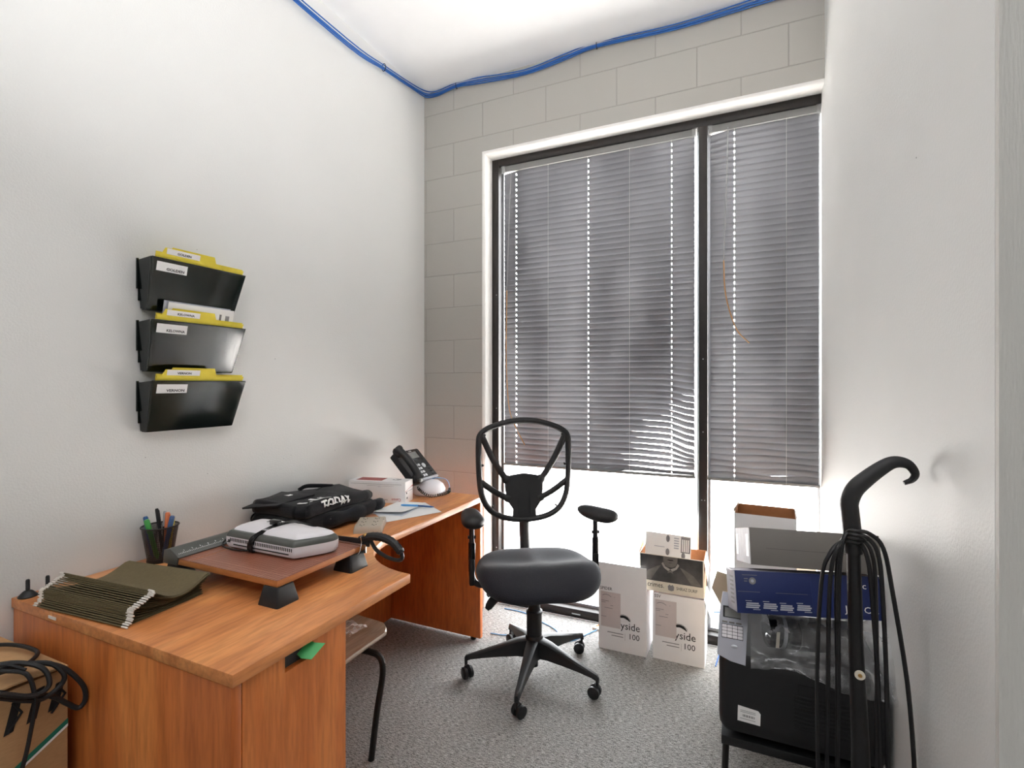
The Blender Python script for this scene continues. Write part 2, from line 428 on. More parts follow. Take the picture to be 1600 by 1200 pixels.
b = MB(); b.box(XL - .1, 2.7, -2.8, -2.7, 0, ZC, 'wall'); struct(b.build('wall_back'))
b = MB(); b.box(2.7, 2.8, -2.8, YE, 0, ZC, 'wall'); struct(b.build('wall_side'))

# the block wall round the window: reveal painted white, rounded arris
XJ, ZH = -1.416, 2.737
rb = .016
b = MB()
prof = [(0, .0), (.103, .0)]
b.box(XL, XJ - rb, YW, YF + .12, 0, ZC, 'block')
b.box(XJ - rb, XR, YW, YF + .12, ZH + rb, ZC, 'block')
arc = [(rb - rb * math.cos(R(a)), rb - rb * math.sin(R(a))) for a in range(0, 91, 15)]
ringJ = [(XJ - rb, YW)] + [(XJ - rb + rb * math.sin(R(a)), YW + rb - rb * math.cos(R(a))) for a in range(0, 91, 15)] + [(XJ, YF + .12), (XJ - rb, YF + .12)]
b.prism(ringJ, 0, ZH + rb, 'revealpaint')
ringH = [(YW, ZH + rb)] + [(YW + rb - rb * math.cos(R(a)), ZH + rb - rb * math.sin(R(a))) for a in range(0, 91, 15)] + [(YF + .12, ZH), (YF + .12, ZH + rb)]
b.prism([(y, z) for y, z in ringH], XJ - rb, XR, 'revealpaint', X=Matrix(((0, 0, 1, 0), (1, 0, 0, 0), (0, 1, 0, 0), (0, 0, 0, 1))))
struct(b.build('wall_front'))

# window: bronze frame in two bays, bright stops, glass
win = bpy.data.objects.new('window_1', None); COL.objects.link(win); win['kind'] = 'structure'
XM0, XM1, XJ1 = -.2097, -.166, XJ + .044
b = MB(); b.box(XJ, XJ1, YF, YF + .1, 0, ZH, 'bronze', .002)
for z in (.34, .3, 1.9, 1.2): b.cyl((XJ + .03, YF + .001, z), (XJ + .03, YF - .0015, z), .003, 'alu', n=8)
b.build('window_jamb', win)
b = MB(); b.box(XJ1, XR, YF, YF + .1, ZH - .045, ZH, 'bronze', .002); b.build('window_head', win)
b = MB(); b.box(XJ1, XR, YF, YF + .1, 0, .05, 'bronze', .002)
for x in (-1.2, -.9, -.55): b.box(x, x + .05, YF - .0006, YF, .02, .026, 'alu')
b.build('window_sill', win)
b = MB(); b.box(XM0, XM1, YF, YF + .1, .05, ZH - .045, 'bronze', .002)
for z, dx in ((.745, -.006), (.745, .008), (1.1, 0), (1.48, 0)): b.cyl(((XM0 + XM1) / 2 + dx, YF + .001, z), ((XM0 + XM1) / 2 + dx, YF - .001, z), .003, 'alu', n=8)
b.build('window_mullion', win)
for x0, x1 in ((XJ1, XM0), (XM1, XR)):
    b = MB(); b.box(x0, x0 + .012, YF + .055, YF + .075, .05, ZH - .045, 'alu'); b.box(x1 - .012, x1, YF + .055, YF + .075, .05, ZH - .045, 'alu')
    b.box(x0 + .012, x1 - .012, YF + .055, YF + .075, .05, .066, 'alu'); b.build('glazing_bead', win)
    b = MB(); b.box(x0, x1, YF + .078, YF + .084, .05, ZH - .045, 'glass'); b.build('window_pane', win)

# outside: concrete apron, facade across the way
b = MB(); b.box(-30, 30, YF + .1, 60, -.12, -.02, 'pave'); o = struct(b.build('ground'))
b = MB()
for y in (5.05, 8.0): b.box(-30, 30, y, y + .012, -.0205, -.0195, 'joint')
for x in (-4.2, -1.6, 1.1, 3.8): b.box(x, x + .01, 2.95, 20, -.0205, -.0195, 'joint')
b.build('expansion_joint', o)

# ================================================================ BLINDS
def make_blind(x0, x1, holes, strings, wandx, label, droop, seed, ztop=2.69):
    rnd = random.Random(seed); Yb = YF + .028
    root = thing('venetian_blind', label, 'blind', ((x0 + x1) / 2, Yb, ztop), 0, 'grey slatted blinds in the window'); ox = (x0 + x1) / 2
    b = MB(); b.box(x0 - ox - .006, x1 - ox + .004, -.02, .022, -.036, 0, 'rail', .002); b.build('headrail', root)
    zb = .85
    b = MB(); b.box(x0 - ox - .008, x1 - ox + .004, -.017, .017, zb - ztop, zb - ztop + .013, 'rail', .003); b.build('bottom_rail', root)
    top, bot = ztop - .052, zb + .026; n = 56; pitch = (top - bot) / (n - 1); w = .0395
    b = MB()
    xs = sorted(set([x0 + (x1 - x0) * i / 26 for i in range(27)] + [h + d for h in holes for d in (-.0028, .0028)]))
    ts = [-.5, -.32, -.15, .15, .32, .5]
    for i in range(n):
        z = top - i * pitch; k = n - 1 - i                                 # k counts up from the bottom
        jit = rnd.uniform(-.0012, .0012); ph = rnd.uniform(0, 6.28)
        tb = bmesh.new(); V = {}
        for a, x in enumerate(xs):
            u = (x - x0) / (x1 - x0)
            dz, tl = droop(u, k, z); dz += jit * math.sin(u * 7 + ph)
            th = R(tl)
            for c_, t in enumerate(ts):
                crown = -.0032 * (1 - 4 * t * t)
                # inner edge up, outer edge down; crowned towards the room
                y = -t * w * math.cos(th) + crown * math.sin(th); zz = t * w * math.sin(th) + crown * math.cos(th)
                V[a, c_] = tb.verts.new((x - ox, y, z - ztop + dz + zz))
        for a in range(len(xs) - 1):
            mid = (xs[a] + xs[a + 1]) / 2
            hole = any(abs(mid - h) < .0025 for h in holes)
            for c_ in range(5):
                if hole and c_ == 2: continue
                tb.faces.new((V[a, c_], V[a + 1, c_], V[a + 1, c_ + 1], V[a, c_ + 1]))
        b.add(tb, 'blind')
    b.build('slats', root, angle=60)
    b = MB()
    for h in list(holes) + list(strings):
        b.tube([(h - ox, -.019, -.03), (h - ox, -.019, (zb - ztop) + .005)], .0007, 'string', 6)
        b.tube([(h - ox, .019, -.03), (h - ox, .019, (zb - ztop) + .005)], .0007, 'string', 6)
    b.build('ladder_string', root)
    for x in (x0, x1):
        b = MB()
        b.box(x - ox - .012, x - ox + .012, -.024, -.021, -.045, .002, 'clearp'); b.box(x - ox - .012, x - ox + .012, -.024, .0, .0, .002, 'clearp')
        b.build('bracket', root)
    return root, ox, Yb, ztop

def tilt(z):
    return 73 - 3 * min(1, max(0, (z - .9) / .45)) - 4 * min(1, max(0, (z - 1.35) / 1.25))

def droopL(u, k, z):
    d = 0; tl = tilt(z)
    s = max(0, (u - .86) / .14)
    if k < 22:
        a = {0: 0, 1: .006, 2: .020, 3: .030, 4: .040, 5: .046, 6: .040, 7: .040, 8: .038}.get(k, .038 * (1 - (k - 8) / 14))
        d -= a * s * s * (3 - 2 * s) if s < 1 else a
        d += .006 * math.exp(-((u - .72) / .10) ** 2) * (1 - k / 22)
        tl -= 34 * max(0, (1 - k / 18)) * max(0, min(1, (u - .55) / .3))
    d -= .006 * math.exp(-((u - .30) / .2) ** 2) * max(0, 1 - k / 10)
    if k > 46: d += -.014 * max(0, (.10 - u) / .10) * ((k - 46) / 9)
    return d, tl

def droopR(u, k, z):
    tl = tilt(z) + 1.5; d = 0
    if k < 9: d += .004 * math.sin(u * 9 + k) * (1 - k / 9)
    if k > 48: d -= .012 * max(0, (.18 - u) / .18) * (k - 48) / 7
    return d, tl

blindL, oxL, YbL, ztL = make_blind(-1.343, -.231, (-1.262, -.8085, -.3475), (-1.05, -.57), None,
    'wider grey slatted blind left of the mullion, slats bent down at its lower right', droopL, 3)
blindR, oxR, YbR, ztR = make_blind(-.155, .334, (-.039,), (.195,), None,
    'narrower grey slatted blind between the mullion and the right wall', droopR, 5)
def wand(par, ox, zt, p, k=2):
    q = [(x - ox, y - YbL, z - zt) for x, y, z in p]
    b = MB(); b.tube(sm(q[:k + 1], 5), .0028, 'clearp', 6); b.tube(sm(q[k:], 6), .0030, 'amber', 6); b.build('tilt_wand', par)
wand(blindL, oxL, ztL, [(-1.285, 2.808, 2.66), (-1.297, 2.80, 2.3), (-1.308, 2.795, 1.92), (-1.312, 2.795, 1.5), (-1.295, 2.795, 1.22), (-1.255, 2.795, 1.1), (-1.19, 2.795, .985)])
wand(blindR, oxR, ztR, [(-.068, 2.808, 2.66), (-.075, 2.80, 2.35), (-.088, 2.795, 1.98), (-.083, 2.795, 1.84), (-.063, 2.795, 1.73), (-.025, 2.795, 1.62), (.03, 2.795, 1.555)])

# ================================================================ CEILING CABLES
pathL = [(-1.832, -.4, 3.16), (-1.833, .6, 3.11), (-1.833, 1.3, 3.085), (-1.833, 2.0, 3.085), (-1.834, 2.28, 3.118), (-1.834, 2.55, 3.155), (-1.822, 2.688, 3.176),
         (-1.74, 2.694, 3.168), (-1.6, 2.694, 3.182), (-1.45, 2.694, 3.172), (-1.15, 2.694, 3.15), (-.9, 2.694, 3.17), (-.72, 2.694, 3.184), (-.3, 2.694, 3.165), (.1, 2.694, 3.18), (.332, 2.694, 3.176)]
offs = [(-.013, -.004), (.0, .0085), (.0035, -.0095), (-.011, .0145), (.001, -.0005)]
for i, (oa, oz) in enumerate(offs):
    P = []
    for j, p in enumerate(pathL):
        tight = .9 if j in (4, 8, 12) else 1.15 + .2 * math.sin(j * 2.3)
        w_ = math.sin(j * 1.7) * .005
        hx = abs(oa) * .8
        if j < 6: P.append((p[0] + hx, p[1], p[2] + oz * tight + w_ * .6))
        else: P.append((p[0] + (hx if j == 6 else 0), p[1] - hx + (0 if j > 6 else -.004), p[2] + oz * tight + w_ * .6))
    b = MB(); b.tube(sm(P, 5), .0032, 'blue', 7)
    tag(b.build('network_cable'), 'blue network cable in the bundle running below the ceiling round the corner', 'cable', 'blue cables below the ceiling')
for p, ax, nm in ((pathL[4], 'y', 'dark cable tie on the blue bundle above the left wall'), (pathL[8], 'x', 'dark cable tie on the blue bundle nearest the room corner on the block wall'),
              (pathL[12], 'x', 'dark cable tie on the blue bundle above the wide window bay')):
    b = MB(); c_ = [(math.cos(TAU * i / 14) * .0125, math.sin(TAU * i / 14) * .021) for i in range(14)]
    if ax == 'y': pts = [(p[0] + .007 + a, p[1], p[2] + d + .003) for a, d in c_]
    else: pts = [(p[0], p[1] - .006 + a * .8, p[2] + d + .003) for a, d in c_]
    b.tube(pts, .0022, 'black', 6, closed=True); tag(b.build('cable_tie'), nm, 'cable tie', 'cable ties')

# ================================================================ DESK
ZT = .757
desk = thing('desk', 'L-shaped cherry laminate desk along the left wall with drawer pedestal', 'desk', (-1.4, 1.2, 0))
def loc(o, p): return (p[0] - o.location.x, p[1] - o.location.y, p[2] - o.location.z)
X0, Y0, Y1 = -1.846, .702, 2.386
fil = [(-.945 - .305 * math.sin(R(a)) + .0, 1.307 + .305 * (1 - math.cos(R(a)))) for a in range(0, 91, 9)]
top = [(X0, Y0), (-.945, Y0)] + fil + [(-1.25, Y1), (X0, Y1)]
b = MB(); b.prism([(x + 1.4, y - 1.2) for x, y in top], ZT - .028, ZT, 'woodY', bev=.002, seg=2)
b.box(-.25, -.215, -.4995, -.498, ZT - .018, ZT - .011, 'tape')
b.build('desktop', desk)
b = MB(); b.box(X0 + 1.4, -.955 + 1.4, Y0 + .004 - 1.2, Y0 + .028 - 1.2, .012, ZT - .031, 'woodZ', .0015); b.build('modesty_panel', desk)
b = MB(); b.box(X0 + 1.4, -1.252 + 1.4, 2.345 - 1.2, 2.371 - 1.2, .014, ZT - .029, 'woodD', .0015)
b.cyl((.1, 1.158, 0), (.1, 1.158, .016), .015, 'black', n=14); b.build('end_panel', desk)
b = MB(); b.box(X0 + 1.4, X0 + 1.418, 1.0 - 1.2, 2.344 - 1.2, .014, ZT - .029, 'woodD'); b.build('back_panel', desk)
b = MB(); b.box(-1.40 + 1.4, -.976 + 1.4, Y0 + .03 - 1.2, 1.038 - 1.2, .03, ZT - .04, 'woodZ'); b.build('pedestal', desk)
# drawer front with the finger notch cut out of its top edge (faces +X)
ya, yb, na, nb, zt = Y0 + .031 - 1.2, 1.0375 - 1.2, .842 - 1.2, .928 - 1.2, ZT - .032
poly = [(ya, .05), (yb, .05), (yb, zt), (nb, zt), (nb, zt - .022), (nb - .012, zt - .036), (nb - .02, zt - .039), (na, zt - .039), (na, zt), (ya, zt)]
XYZ = Matrix(((0, 0, 1, 0), (1, 0, 0, 0), (0, 1, 0, 0), (0, 0, 0, 1)))
b = MB(); b.prism(poly, .424, .443, 'woodZ', X=XYZ); df = b.build('drawer_front', desk)
b = MB(); b.box(.422, .427, na - .01, nb + .01, zt - .06, zt, 'vent'); b.build('finger_notch', df)
b = MB()
b.loft([[(.436, -.318, zt - .017), (.436, -.283, zt - .001), (.437, -.283, zt - .0), (.437, -.318, zt - .016)],
        [(.450, -.318, zt - .024), (.450, -.276, zt - .006), (.451, -.276, zt - .005), (.451, -.318, zt - .023)],
        [(.470, -.306, zt - .028), (.470, -.262, zt - .010), (.471, -.262, zt - .009), (.471, -.306, zt - .027)]], 'greent')
o = b.build('tape_tab', df); o['label'] = 'green tape tab sticking out of the finger notch'

# ================================================================ WALL FILES
G1 = 'smoky wall files on the left wall'
def wall_file(z, txt, label, flabel, paper=None):
    root = thing('wall_file', label, 'wall file', (XL + .0005, 1.022, z), 0, G1)
    h = .172
    def q(x, y, zz): return Vector((x, y, zz))
    b = MB(); b.box(0, .003, .003, .335, .03, h - .004, 'smokeS', .001); b.box(0.0, .006, -.002, .004, .07, h, 'smokeS'); b.build('back_plate', root)
    for nm, yb_, yt_ in (('side', .010, .0), ('side', .318, .347)):
        b = MB(); s = .003
        pa = [(0.003, 0.004), (.030, 0), (.038, .004), (.077, h), (.003, h - .006 if nm else h)]
        vs = [(x, yb_ + (yt_ - yb_) * (zz / h) + dy, zz) for dy in (0, s) for x, zz in pa]
        n = 5; b.faces(vs, [tuple(range(n)), tuple(range(n, 2 * n))] + [(i, (i + 1) % n, n + (i + 1) % n, n + i) for i in range(n)], 'smokeS'); b.build('side', root)
    b = MB(); b.box(.003, .034, .014, .320, 0, .004, 'smokeS', .001); b.build('base', root)
    def fp(u, v, off=0):   # point on the front panel, u along, v up
        yb0, yb1, yt0, yt1 = .012, .321, .005, .349
        y0_ = yb0 + (yt0 - yb0) * v; y1_ = yb1 + (yt1 - yb1) * v
        return Vector((.036 + .041 * v + off, y0_ + (y1_ - y0_) * u, .001 + (h - .001) * v - off * .24))
    b = MB(); b.loft([[fp(u, v, o_) for u, v in ((0, 0), (1, 0), (1, 1), (0, 1))] for o_ in (-.0028, 0)], 'smoke')
    b.tube([fp(0, 1, -.001), fp(1, 1, -.001)], .0018, 'smokeS', 6); b.tube([fp(1, 0, -.001), fp(1, 1, -.001)], .0016, 'smokeS', 6); b.tube([fp(0, 0, -.001), fp(0, 1, -.001)], .0022, 'smokeS', 6); b.build('front_panel', root)
    # white title label on the panel
    p0 = fp(.045, .76, .0012); r = (fp(1, .8) - fp(0, .8)).normalized(); u = (fp(.2, 1) - fp(.2, .6)).normalized(); X = TM(p0, r, u)
    b = MB(); b.box(0, .102, 0, .031, -.0004, 0, 'white', X=X); b.text(txt, .0125, X @ Matrix.Translation((.032, .005, .0003)), 'ink', sx=1.2 if len(txt) < 7 else 1.0, bold=.025); b.build('title_label', root)
    # the yellow folder inside
    fo = thing('file_folder', flabel, 'folder', (XL + .0005, 1.022, z), 0, 'yellow folders in the wall files')
    for off, ext, t0, t1, th in ((-.012, .016, .10, .56, .021), (-.020, .020, .18, .64, .022)):
        def fq(u_, v_): return fp(u_, v_, off)
        ring = [fq(.05, .06), fq(.97, .06), fq(.985, 1 + ext / h), fq(t1 + .03, 1 + ext / h), fq(t1, 1 + (ext + th) / h), fq(t0 + .03, 1 + (ext + th) / h), fq(t0, 1 + ext / h), fq(.06, 1 + ext / h)]
        b = MB(); b.loft([[v + Vector((d, 0, 0)) for v in ring] for d in (0, .0012)], 'yellow', angle if False else True)
        if off == -.012:
            X2 = TM(fq(t0 + .045, 1 + (ext + .001) / h) + Vector((.0016, 0, 0)), r, u)
            b.box(0, .115, 0, .019, 0, .0003, 'white', X=X2); b.text(txt, .0105, X2 @ Matrix.Translation((.035, .004, .0005)), 'ink', sx=1.15, bold=.025)
        b.build('folder_leaf', fo)
    return root, fp, r, u
wall_file(1.600, 'GOLDEN', 'topmost dark smoky wall file with a white GOLDEN label', 'yellow folder tabbed GOLDEN in the topmost wall file')
_, fp2, r2, u2 = wall_file(1.392, 'KELOWNA', 'middle dark smoky wall file with a white KELOWNA label', 'yellow folder tabbed KELOWNA in the middle wall file')
wall_file(1.188, 'VERNON', 'lowest dark smoky wall file with a white VERNON label', 'yellow folder tabbed VERNON in the lowest wall file')
for i, (dx, u0, rise, lab) in enumerate(((-.026, .17, .062, 'white form standing up behind the KELOWNA folder'), (-.031, .13, .066, 'greyer sheet just behind the white form in the middle wall file'))):
    b = MB(); p0 = fp2(u0, .1, dx); X = TM(p0, r2, u2)
    b.box(0, .245, 0, .158 + rise, 0, .0008, 'white' if i == 0 else 'panelg', X=X)
    if i == 0:
        for k in range(9): b.box(.02 + k * .024, .02 + k * .024 + random.uniform(.006, .018), .172, .172 + random.uniform(.006, .03), .0008, .0010, 'grey' if k % 3 else 'panelg', X=X)
        b.box(.015, .235, .166, .1675, .0008, .0010, 'grey', X=X)
    tag(b.build('paper_form', None, (XL + .0005, 1.022, 1.392)), lab, 'paper')

# ================================================================ PEN CUP + PENS
cx, cy = -1.782, 1.058
cup = thing('pen_cup', 'black wire mesh pen cup on the desk against the left wall', 'pen cup', (cx, cy, ZT))
b = MB(); n = 48
tb_prof = [(.036, .004), (.053, .116)]
k = b.mi('wire'); V = [[b.bm.verts.new((r_ * math.cos(TAU * j / n), r_ * math.sin(TAU * j / n), z_)) for j in range(n)] for r_, z_ in tb_prof]
for j in range(n):
    f = b.bm.faces.new((V[0][j], V[0][(j + 1) % n], V[1][(j + 1) % n], V[1][j])); f.material_index = k
    for lp, uvc in zip(f.loops, ((j / n, 0), ((j + 1) / n, 0), ((j + 1) / n, 1), (j / n, 1))): lp[b.uv].uv = uvc
b.build('mesh_wall', cup)
b = MB(); b.tube([(.0535 * math.cos(TAU * j / 40), .0535 * math.sin(TAU * j / 40), .117) for j in range(40)], .0024, 'black', 8, closed=True); b.build('rim', cup)
b = MB(); b.lathe([(.0375, 0), (.0385, .003), (.037, .010), (.0, .010)], 'black', caps=True); b.build('base', cup)
def pen(name, label, base, tip, r, body, cap=None, capf=.66, cat='pen'):
    t = thing(name, label, cat, (cx + base[0], cy + base[1], ZT + .012), 0, 'pens in the mesh cup')
    B = Vector((0, 0, 0)); Tp = Vector((tip[0] - base[0], tip[1] - base[1], tip[2] - .012)); d = Tp
    m_ = MB(); m_.tube([B, d * .04, d * .1, d * capf], [r * .3, r * .55, r, r], body, 10); m_.build('barrel', t)
    m_ = MB(); m_.tube([d * capf, d * .97, d], [r * 1.12, r * 1.12, r * .8], cap or body, 10)
    side = d.normalized().cross(Vector((0, 0, 1))); side = Vector((.7, -.7, 0)) if side.length < .01 else side.normalized()
    m_.tube([d * .96 + side * r * 1.4, d * (capf + .04) + side * r * 1.5], r * .3, cap or body, 6); m_.build('cap', t)
pen('pen', 'black pen leaning left, tallest in the mesh cup', (.01, .004), (-.022, .002, .172), .0048, 'black', capf=.6)
pen('pen', 'black pen with silver clip just right of the tallest pen', (.0, .012), (-.004, .018, .162), .0046, 'black', 'silver')
pen('pen', 'blue pen at the left side of the mesh cup', (-.012, -.016), (-.036, -.026, .150), .0065, 'penblue')
pen('highlighter', 'green marker at the front of the mesh cup', (.014, -.016), (-.006, -.040, .146), .0075, 'pengreen', cat='marker')
pen('highlighter', 'orange marker standing in the mesh cup', (.010, .010), (.008, .020, .158), .0066, 'penorange', cat='marker')
pen('highlighter', 'yellow marker right of the orange one in the cup', (.016, .016), (.020, .030, .142), .0062, 'penyellow', cat='marker')
pen('pen', 'slate blue pen leaning at the right of the mesh cup', (.016, .0), (.034, .020, .149), .0072, 'penlb')

# two levelling glides
b = MB(); b.lathe([(.021, 0), (.022, .003), (.011, .015), (.008, .017), (.0045, .018), (.0045, .046), (.003, .048)], 'blackS', 20)
for i in range(9): b.lathe([(.0045, .020 + i * .0027), (.0052, .0212 + i * .0027), (.0045, .0224 + i * .0027)], 'blackS', 12, caps=False)
g1 = tag(b.build('furniture_glide', None, (-1.815, .725, ZT)), 'black screw-in furniture foot on the desk, left one of the pair', 'furniture foot', 'furniture feet')
g2 = dup(g1, (-1.800, .763, ZT), 1, 'black screw-in furniture foot on the desk, right one nearer the folders')

# ================================================================ HANGING FOLDERS
NF = 22
for i in range(NF):
    t = i / (NF - 1); rnd = random.Random(50 + i)
    ry = .712 + .052 * t + .006 * math.sin(t * 9); rz_ = .004 + .070 * t
    jx = rnd.uniform(-.004, .004) - .012 * math.sin(t * 5)
    lab = ('olive hanging folder lying topmost, its broad leaf curling up towards the paper cutter' if i == NF - 1 else
           'olive hanging folder with white-tipped rails lying in the pile under the top one')
    fo = thing('hanging_folder', lab, 'folder', (-1.536 + jx, ry, ZT), R(4.5 + rnd.uniform(-.25, .25)), 'olive hanging folders on the desk')
    hw = .168
    yl = .945 - ry - .02 * (1 - t)                    # depth to the folded back edge
    zbk = .003 + .046 * t; dip = -.004 - .022 * t
    def prof(v, rz_=rz_, yl=yl, zbk=zbk, dip=dip, t=t):
        zz = rz_ + (zbk - rz_) * v + dip * math.sin(math.pi * min(1, v * 1.05)) * 1.5 * (1 - .25 * v)
        return v * yl, max(.0012 + .0016 * t * 20 * .4, zz)
    b = MB()
    def leaf(u, v):
        y, zz = prof(v); return Vector((-hw + 2 * hw * u - .012 * v * t, y, zz + .006 * u * v * t))
    b.grid(6, 14, leaf, 'olive', thick=.0008)
    b.tube([(-hw, 0, rz_ + .0005), (hw, 0, rz_ + .0005)], .0016, 'olive', 6)
    b.build('leaf', fo)
    for sx_ in (-1, 1):
        b = MB(); b.tube(sm([(sx_ * (hw - .002), 0, rz_ + .0006), (sx_ * (hw + .010), .0, rz_ + .0006), (sx_ * (hw + .016), .001, rz_ - .0008), (sx_ * (hw + .013), .003, rz_ - .002)], 3), .0022, 'tip', 6); b.build('hook', fo)

# ================================================================ PAPER CUTTER
pcx, pcy = -1.33, 1.13; PB = .068
pc = thing('paper_cutter', 'guillotine paper cutter with red-brown ruled board and black ribbed handle', 'paper cutter', (pcx, pcy, ZT))
bx0, bx1, by0, by1 = -1.545 - pcx, -1.128 - pcx, .968 - pcy, 1.290 - pcy
b = MB(); b.box(bx0, bx1, by0, by1, PB - .018, PB - .0008, 'boardw', .001); b.box(bx0 + .055, bx1, by0, by1, PB - .0008, PB, 'board'); b.box(bx0, bx0 + .05, by0, by1, PB - .0008, PB, 'board'); b.build('board', pc)
def foot(x0, x1, y0, y1):
    m_ = MB(); r0 = rrect(x0, x1, y0, y1, .006, 3); cxm, cym = (x0 + x1) / 2, (y0 + y1) / 2
    ring = lambda s_, z_: [Vector((cxm + (x - cxm) * s_, cym + (y - cym) * s_, z_)) for x, y in r0]
    m_.loft([ring(1, 0), ring(1, .003), ring(.74, PB - .020), ring(.70, PB - .0182)], 'blackS'); m_.build('foot', pc)
foot(bx1 - .060, bx1 + .016, by0 - .014, by0 + .060); foot(bx1 - .060, bx1 + .016, by1 - .06, by1 + .020)
foot(bx0 - .07, bx0 + .0, by0 + .0, by0 + .06); foot(bx0 - .07, bx0 + .0, by1 - .07, by1 - .01)
# ruler guard along the wall side
b = MB(); pr = [(bx0 - .066, PB - .02), (bx0 + .0, PB - .02), (bx0 + .008, PB + .004), (bx0 + .002, PB + .010), (bx0 - .030, PB + .026), (bx0 - .060, PB + .020)]
b.prism([(x, z) for x, z in pr], -by1 + .0, -by0 + .004, 'lamg', X=Matrix(((1, 0, 0, 0), (0, 0, -1, 0), (0, 1, 0, 0), (0, 0, 0, 1))), bev=.001)
Xr = TM((bx0 - .004, by0, PB + .0132), (0, 1, 0), (-.894, 0, .447))
for i in range(1, 62):
    hgt = .007 if i % 4 == 0 else .004
    b.box(i * .005 - .0005, i * .005 + .0005, -.004, -.004 + hgt, 0, .0003, 'white', X=Xr)
for i in range(1, 12): b.text(str(i), .008, Xr @ Matrix.Translation((i * .0254 - .002, .005, .0)), 'white')
b.build('ruler', pc)
# blade arm along the far side
b = MB(); b.box(bx0 - .02, bx1 + .02, by1 + .002, by1 + .006, PB - .022, PB + .006, 'steel'); b.build('blade_rail', pc)
za = PB + .018
b = MB(); b.loft([[(x, by1 + .007, z0), (x, by1 + .012, z0), (x, by1 + .012, z1), (x, by1 + .007, z1)] for x, z0, z1 in ((bx0 - .02, PB - .006, PB + .012), (bx1 - .1, PB - .004, PB + .018), (bx1 + .028, PB - .002, PB + .022))], 'blackS'); b.build('blade', pc)
b = MB()
hp = sm([(bx1 - .012, by1 + .014, za - .004), (bx1 + .03, by1 + .015, za + .012), (bx1 + .075, by1 + .017, za + .014), (bx1 + .115, by1 + .019, za + .002), (bx1 + .148, by1 + .020, za - .026)], 6)
b.tube(hp, [.013, .0135] + [.0125 + .0014 * (i % 2) for i in range(len(hp) - 3)] + [.010], 'blackS', 10)
lp = sm([(bx1 + .148, by1 + .020, za - .026), (bx1 + .150, by1 + .020, za - .044), (bx1 + .13, by1 + .020, za - .052), (bx1 + .09, by1 + .018, za - .046), (bx1 + .052, by1 + .017, za - .030), (bx1 + .032, by1 + .016, za - .006), (bx1 + .026, by1 + .015, za + .010)], 6)
b.tube(lp, .0062, 'blackS', 8); b.build('handle', pc)
b = MB(); b.lathe([(.009, 0), (.009, .004), (.005, .008), (.0, .009)], 'brass', 14, X=Matrix.Translation((bx1 + .012, by1 + .012, za + .013))); b.build('bolt', pc)
b = MB(); b.tube(sm([(bx1 + .004, by1 - .004, PB + .03), (bx1 + .004, by1 + .0, PB + .01), (bx1 + .008, by1 - .012, PB - .012), (bx1 + .006, by1 - .02, PB - .022)], 4), .0016, 'steel', 6); b.build('safety_latch', pc)

# ================================================================ LAMINATOR
lam = thing('laminator', 'white and grey laminator lying on the paper cutter, black cord wound round it', 'laminator', (-1.335, 1.165, ZT + PB + .0015))
plan = [(-.168, -.070), (-.16, -.070), (-.10, -.070), (-.03, -.070), (.04, -.070), (.105, -.070), (.122, -.069), (.131, -.060), (.150, -.030), (.170, .005), (.180, .030), (.180, .050), (.170, .064), (.12, .074), (0, .076), (-.12, .074), (-.172, .066), (-.182, .04), (-.183, -.03), (-.178, -.060)]
pl = [Vector((p[0], p[1], 0)) for p in plan]; pls = sm(pl, 4, True)
ring = lambda s_, z_, ox_=0, oy_=0: [Vector((p.x * (1 - (1 - s_) * .45) + ox_, p.y * s_ + oy_, z_)) for p in pls]
b = MB(); b.loft([ring(.93, .004), ring(.985, .012), ring(1, .024), ring(.995, .038)], 'lamw')
for i in range(36):
    x = -.150 + i * .0076; b.box(x, x + .0028, -.0712, -.060, .024, .034, 'vent')
b.box(-.135, .105, -.0708, -.06, .0135, .0165, 'vent'); b.box(-.166, -.150, -.0700, -.058, .019, .028, 'vent')
b.build('lower_shell', lam)
b = MB(); b.loft([ring(.998, .0375), ring(.985, .044), ring(.92, .052), ring(.86, .055)], 'lamg'); b.build('band', lam)
b = MB(); b.loft([[v + Vector((.0, .006, 0)) for v in r_] for r_ in (ring(.84, .0535), ring(.78, .060), ring(.66, .0655), ring(.40, .069))], 'lamw'); b.build('lid', lam)
for i, fx in enumerate((-.12, .115)):
    b = MB(); b.box(fx - .012, fx + .012, -.045, .045, 0, .006, 'blackS', .001); b.build('foot', lam)
b = MB()
for i in range(4):
    xx = -.062 + i * .0055
    b.tube(sm([(xx, -.075, .010), (xx + .004, -.0765, .030), (xx + .012, -.068, .050), (xx + .026, -.03, .066), (xx + .034, .02, .072), (xx + .036, .075, .060), (xx + .034, .082, .030), (xx + .02, .07, .0032), (xx + .008, .0, .0030), (xx, -.066, .0030)], 4, True), .0026, 'blackG', 7, closed=True)
b.tube(sm([(-.184, -.045, .023), (-.196, -.05, .018), (-.192, -.066, .008), (-.16, -.078, .004), (-.10, -.080, .004), (-.055, -.077, .008)], 5), .0026, 'blackG', 7)
b.tube(sm([(-.01, .02, .075), (.02, .03, .082), (.06, .03, .078), (.09, .05, .066), (.07, .082, .05)], 5), .0026, 'blackG', 7)
pco = b.build('power_cord', lam)
b = MB(); b.box(-.05, -.012, -.008, .010, .071, .087, 'blackG', .003); b.cyl((-.05, -.002, .079), (-.064, -.004, .078), .0025, 'steel', n=8); b.cyl((-.05, .005, .079), (-.064, .003, .078), .0025, 'steel', n=8); b.build('plug', pco)

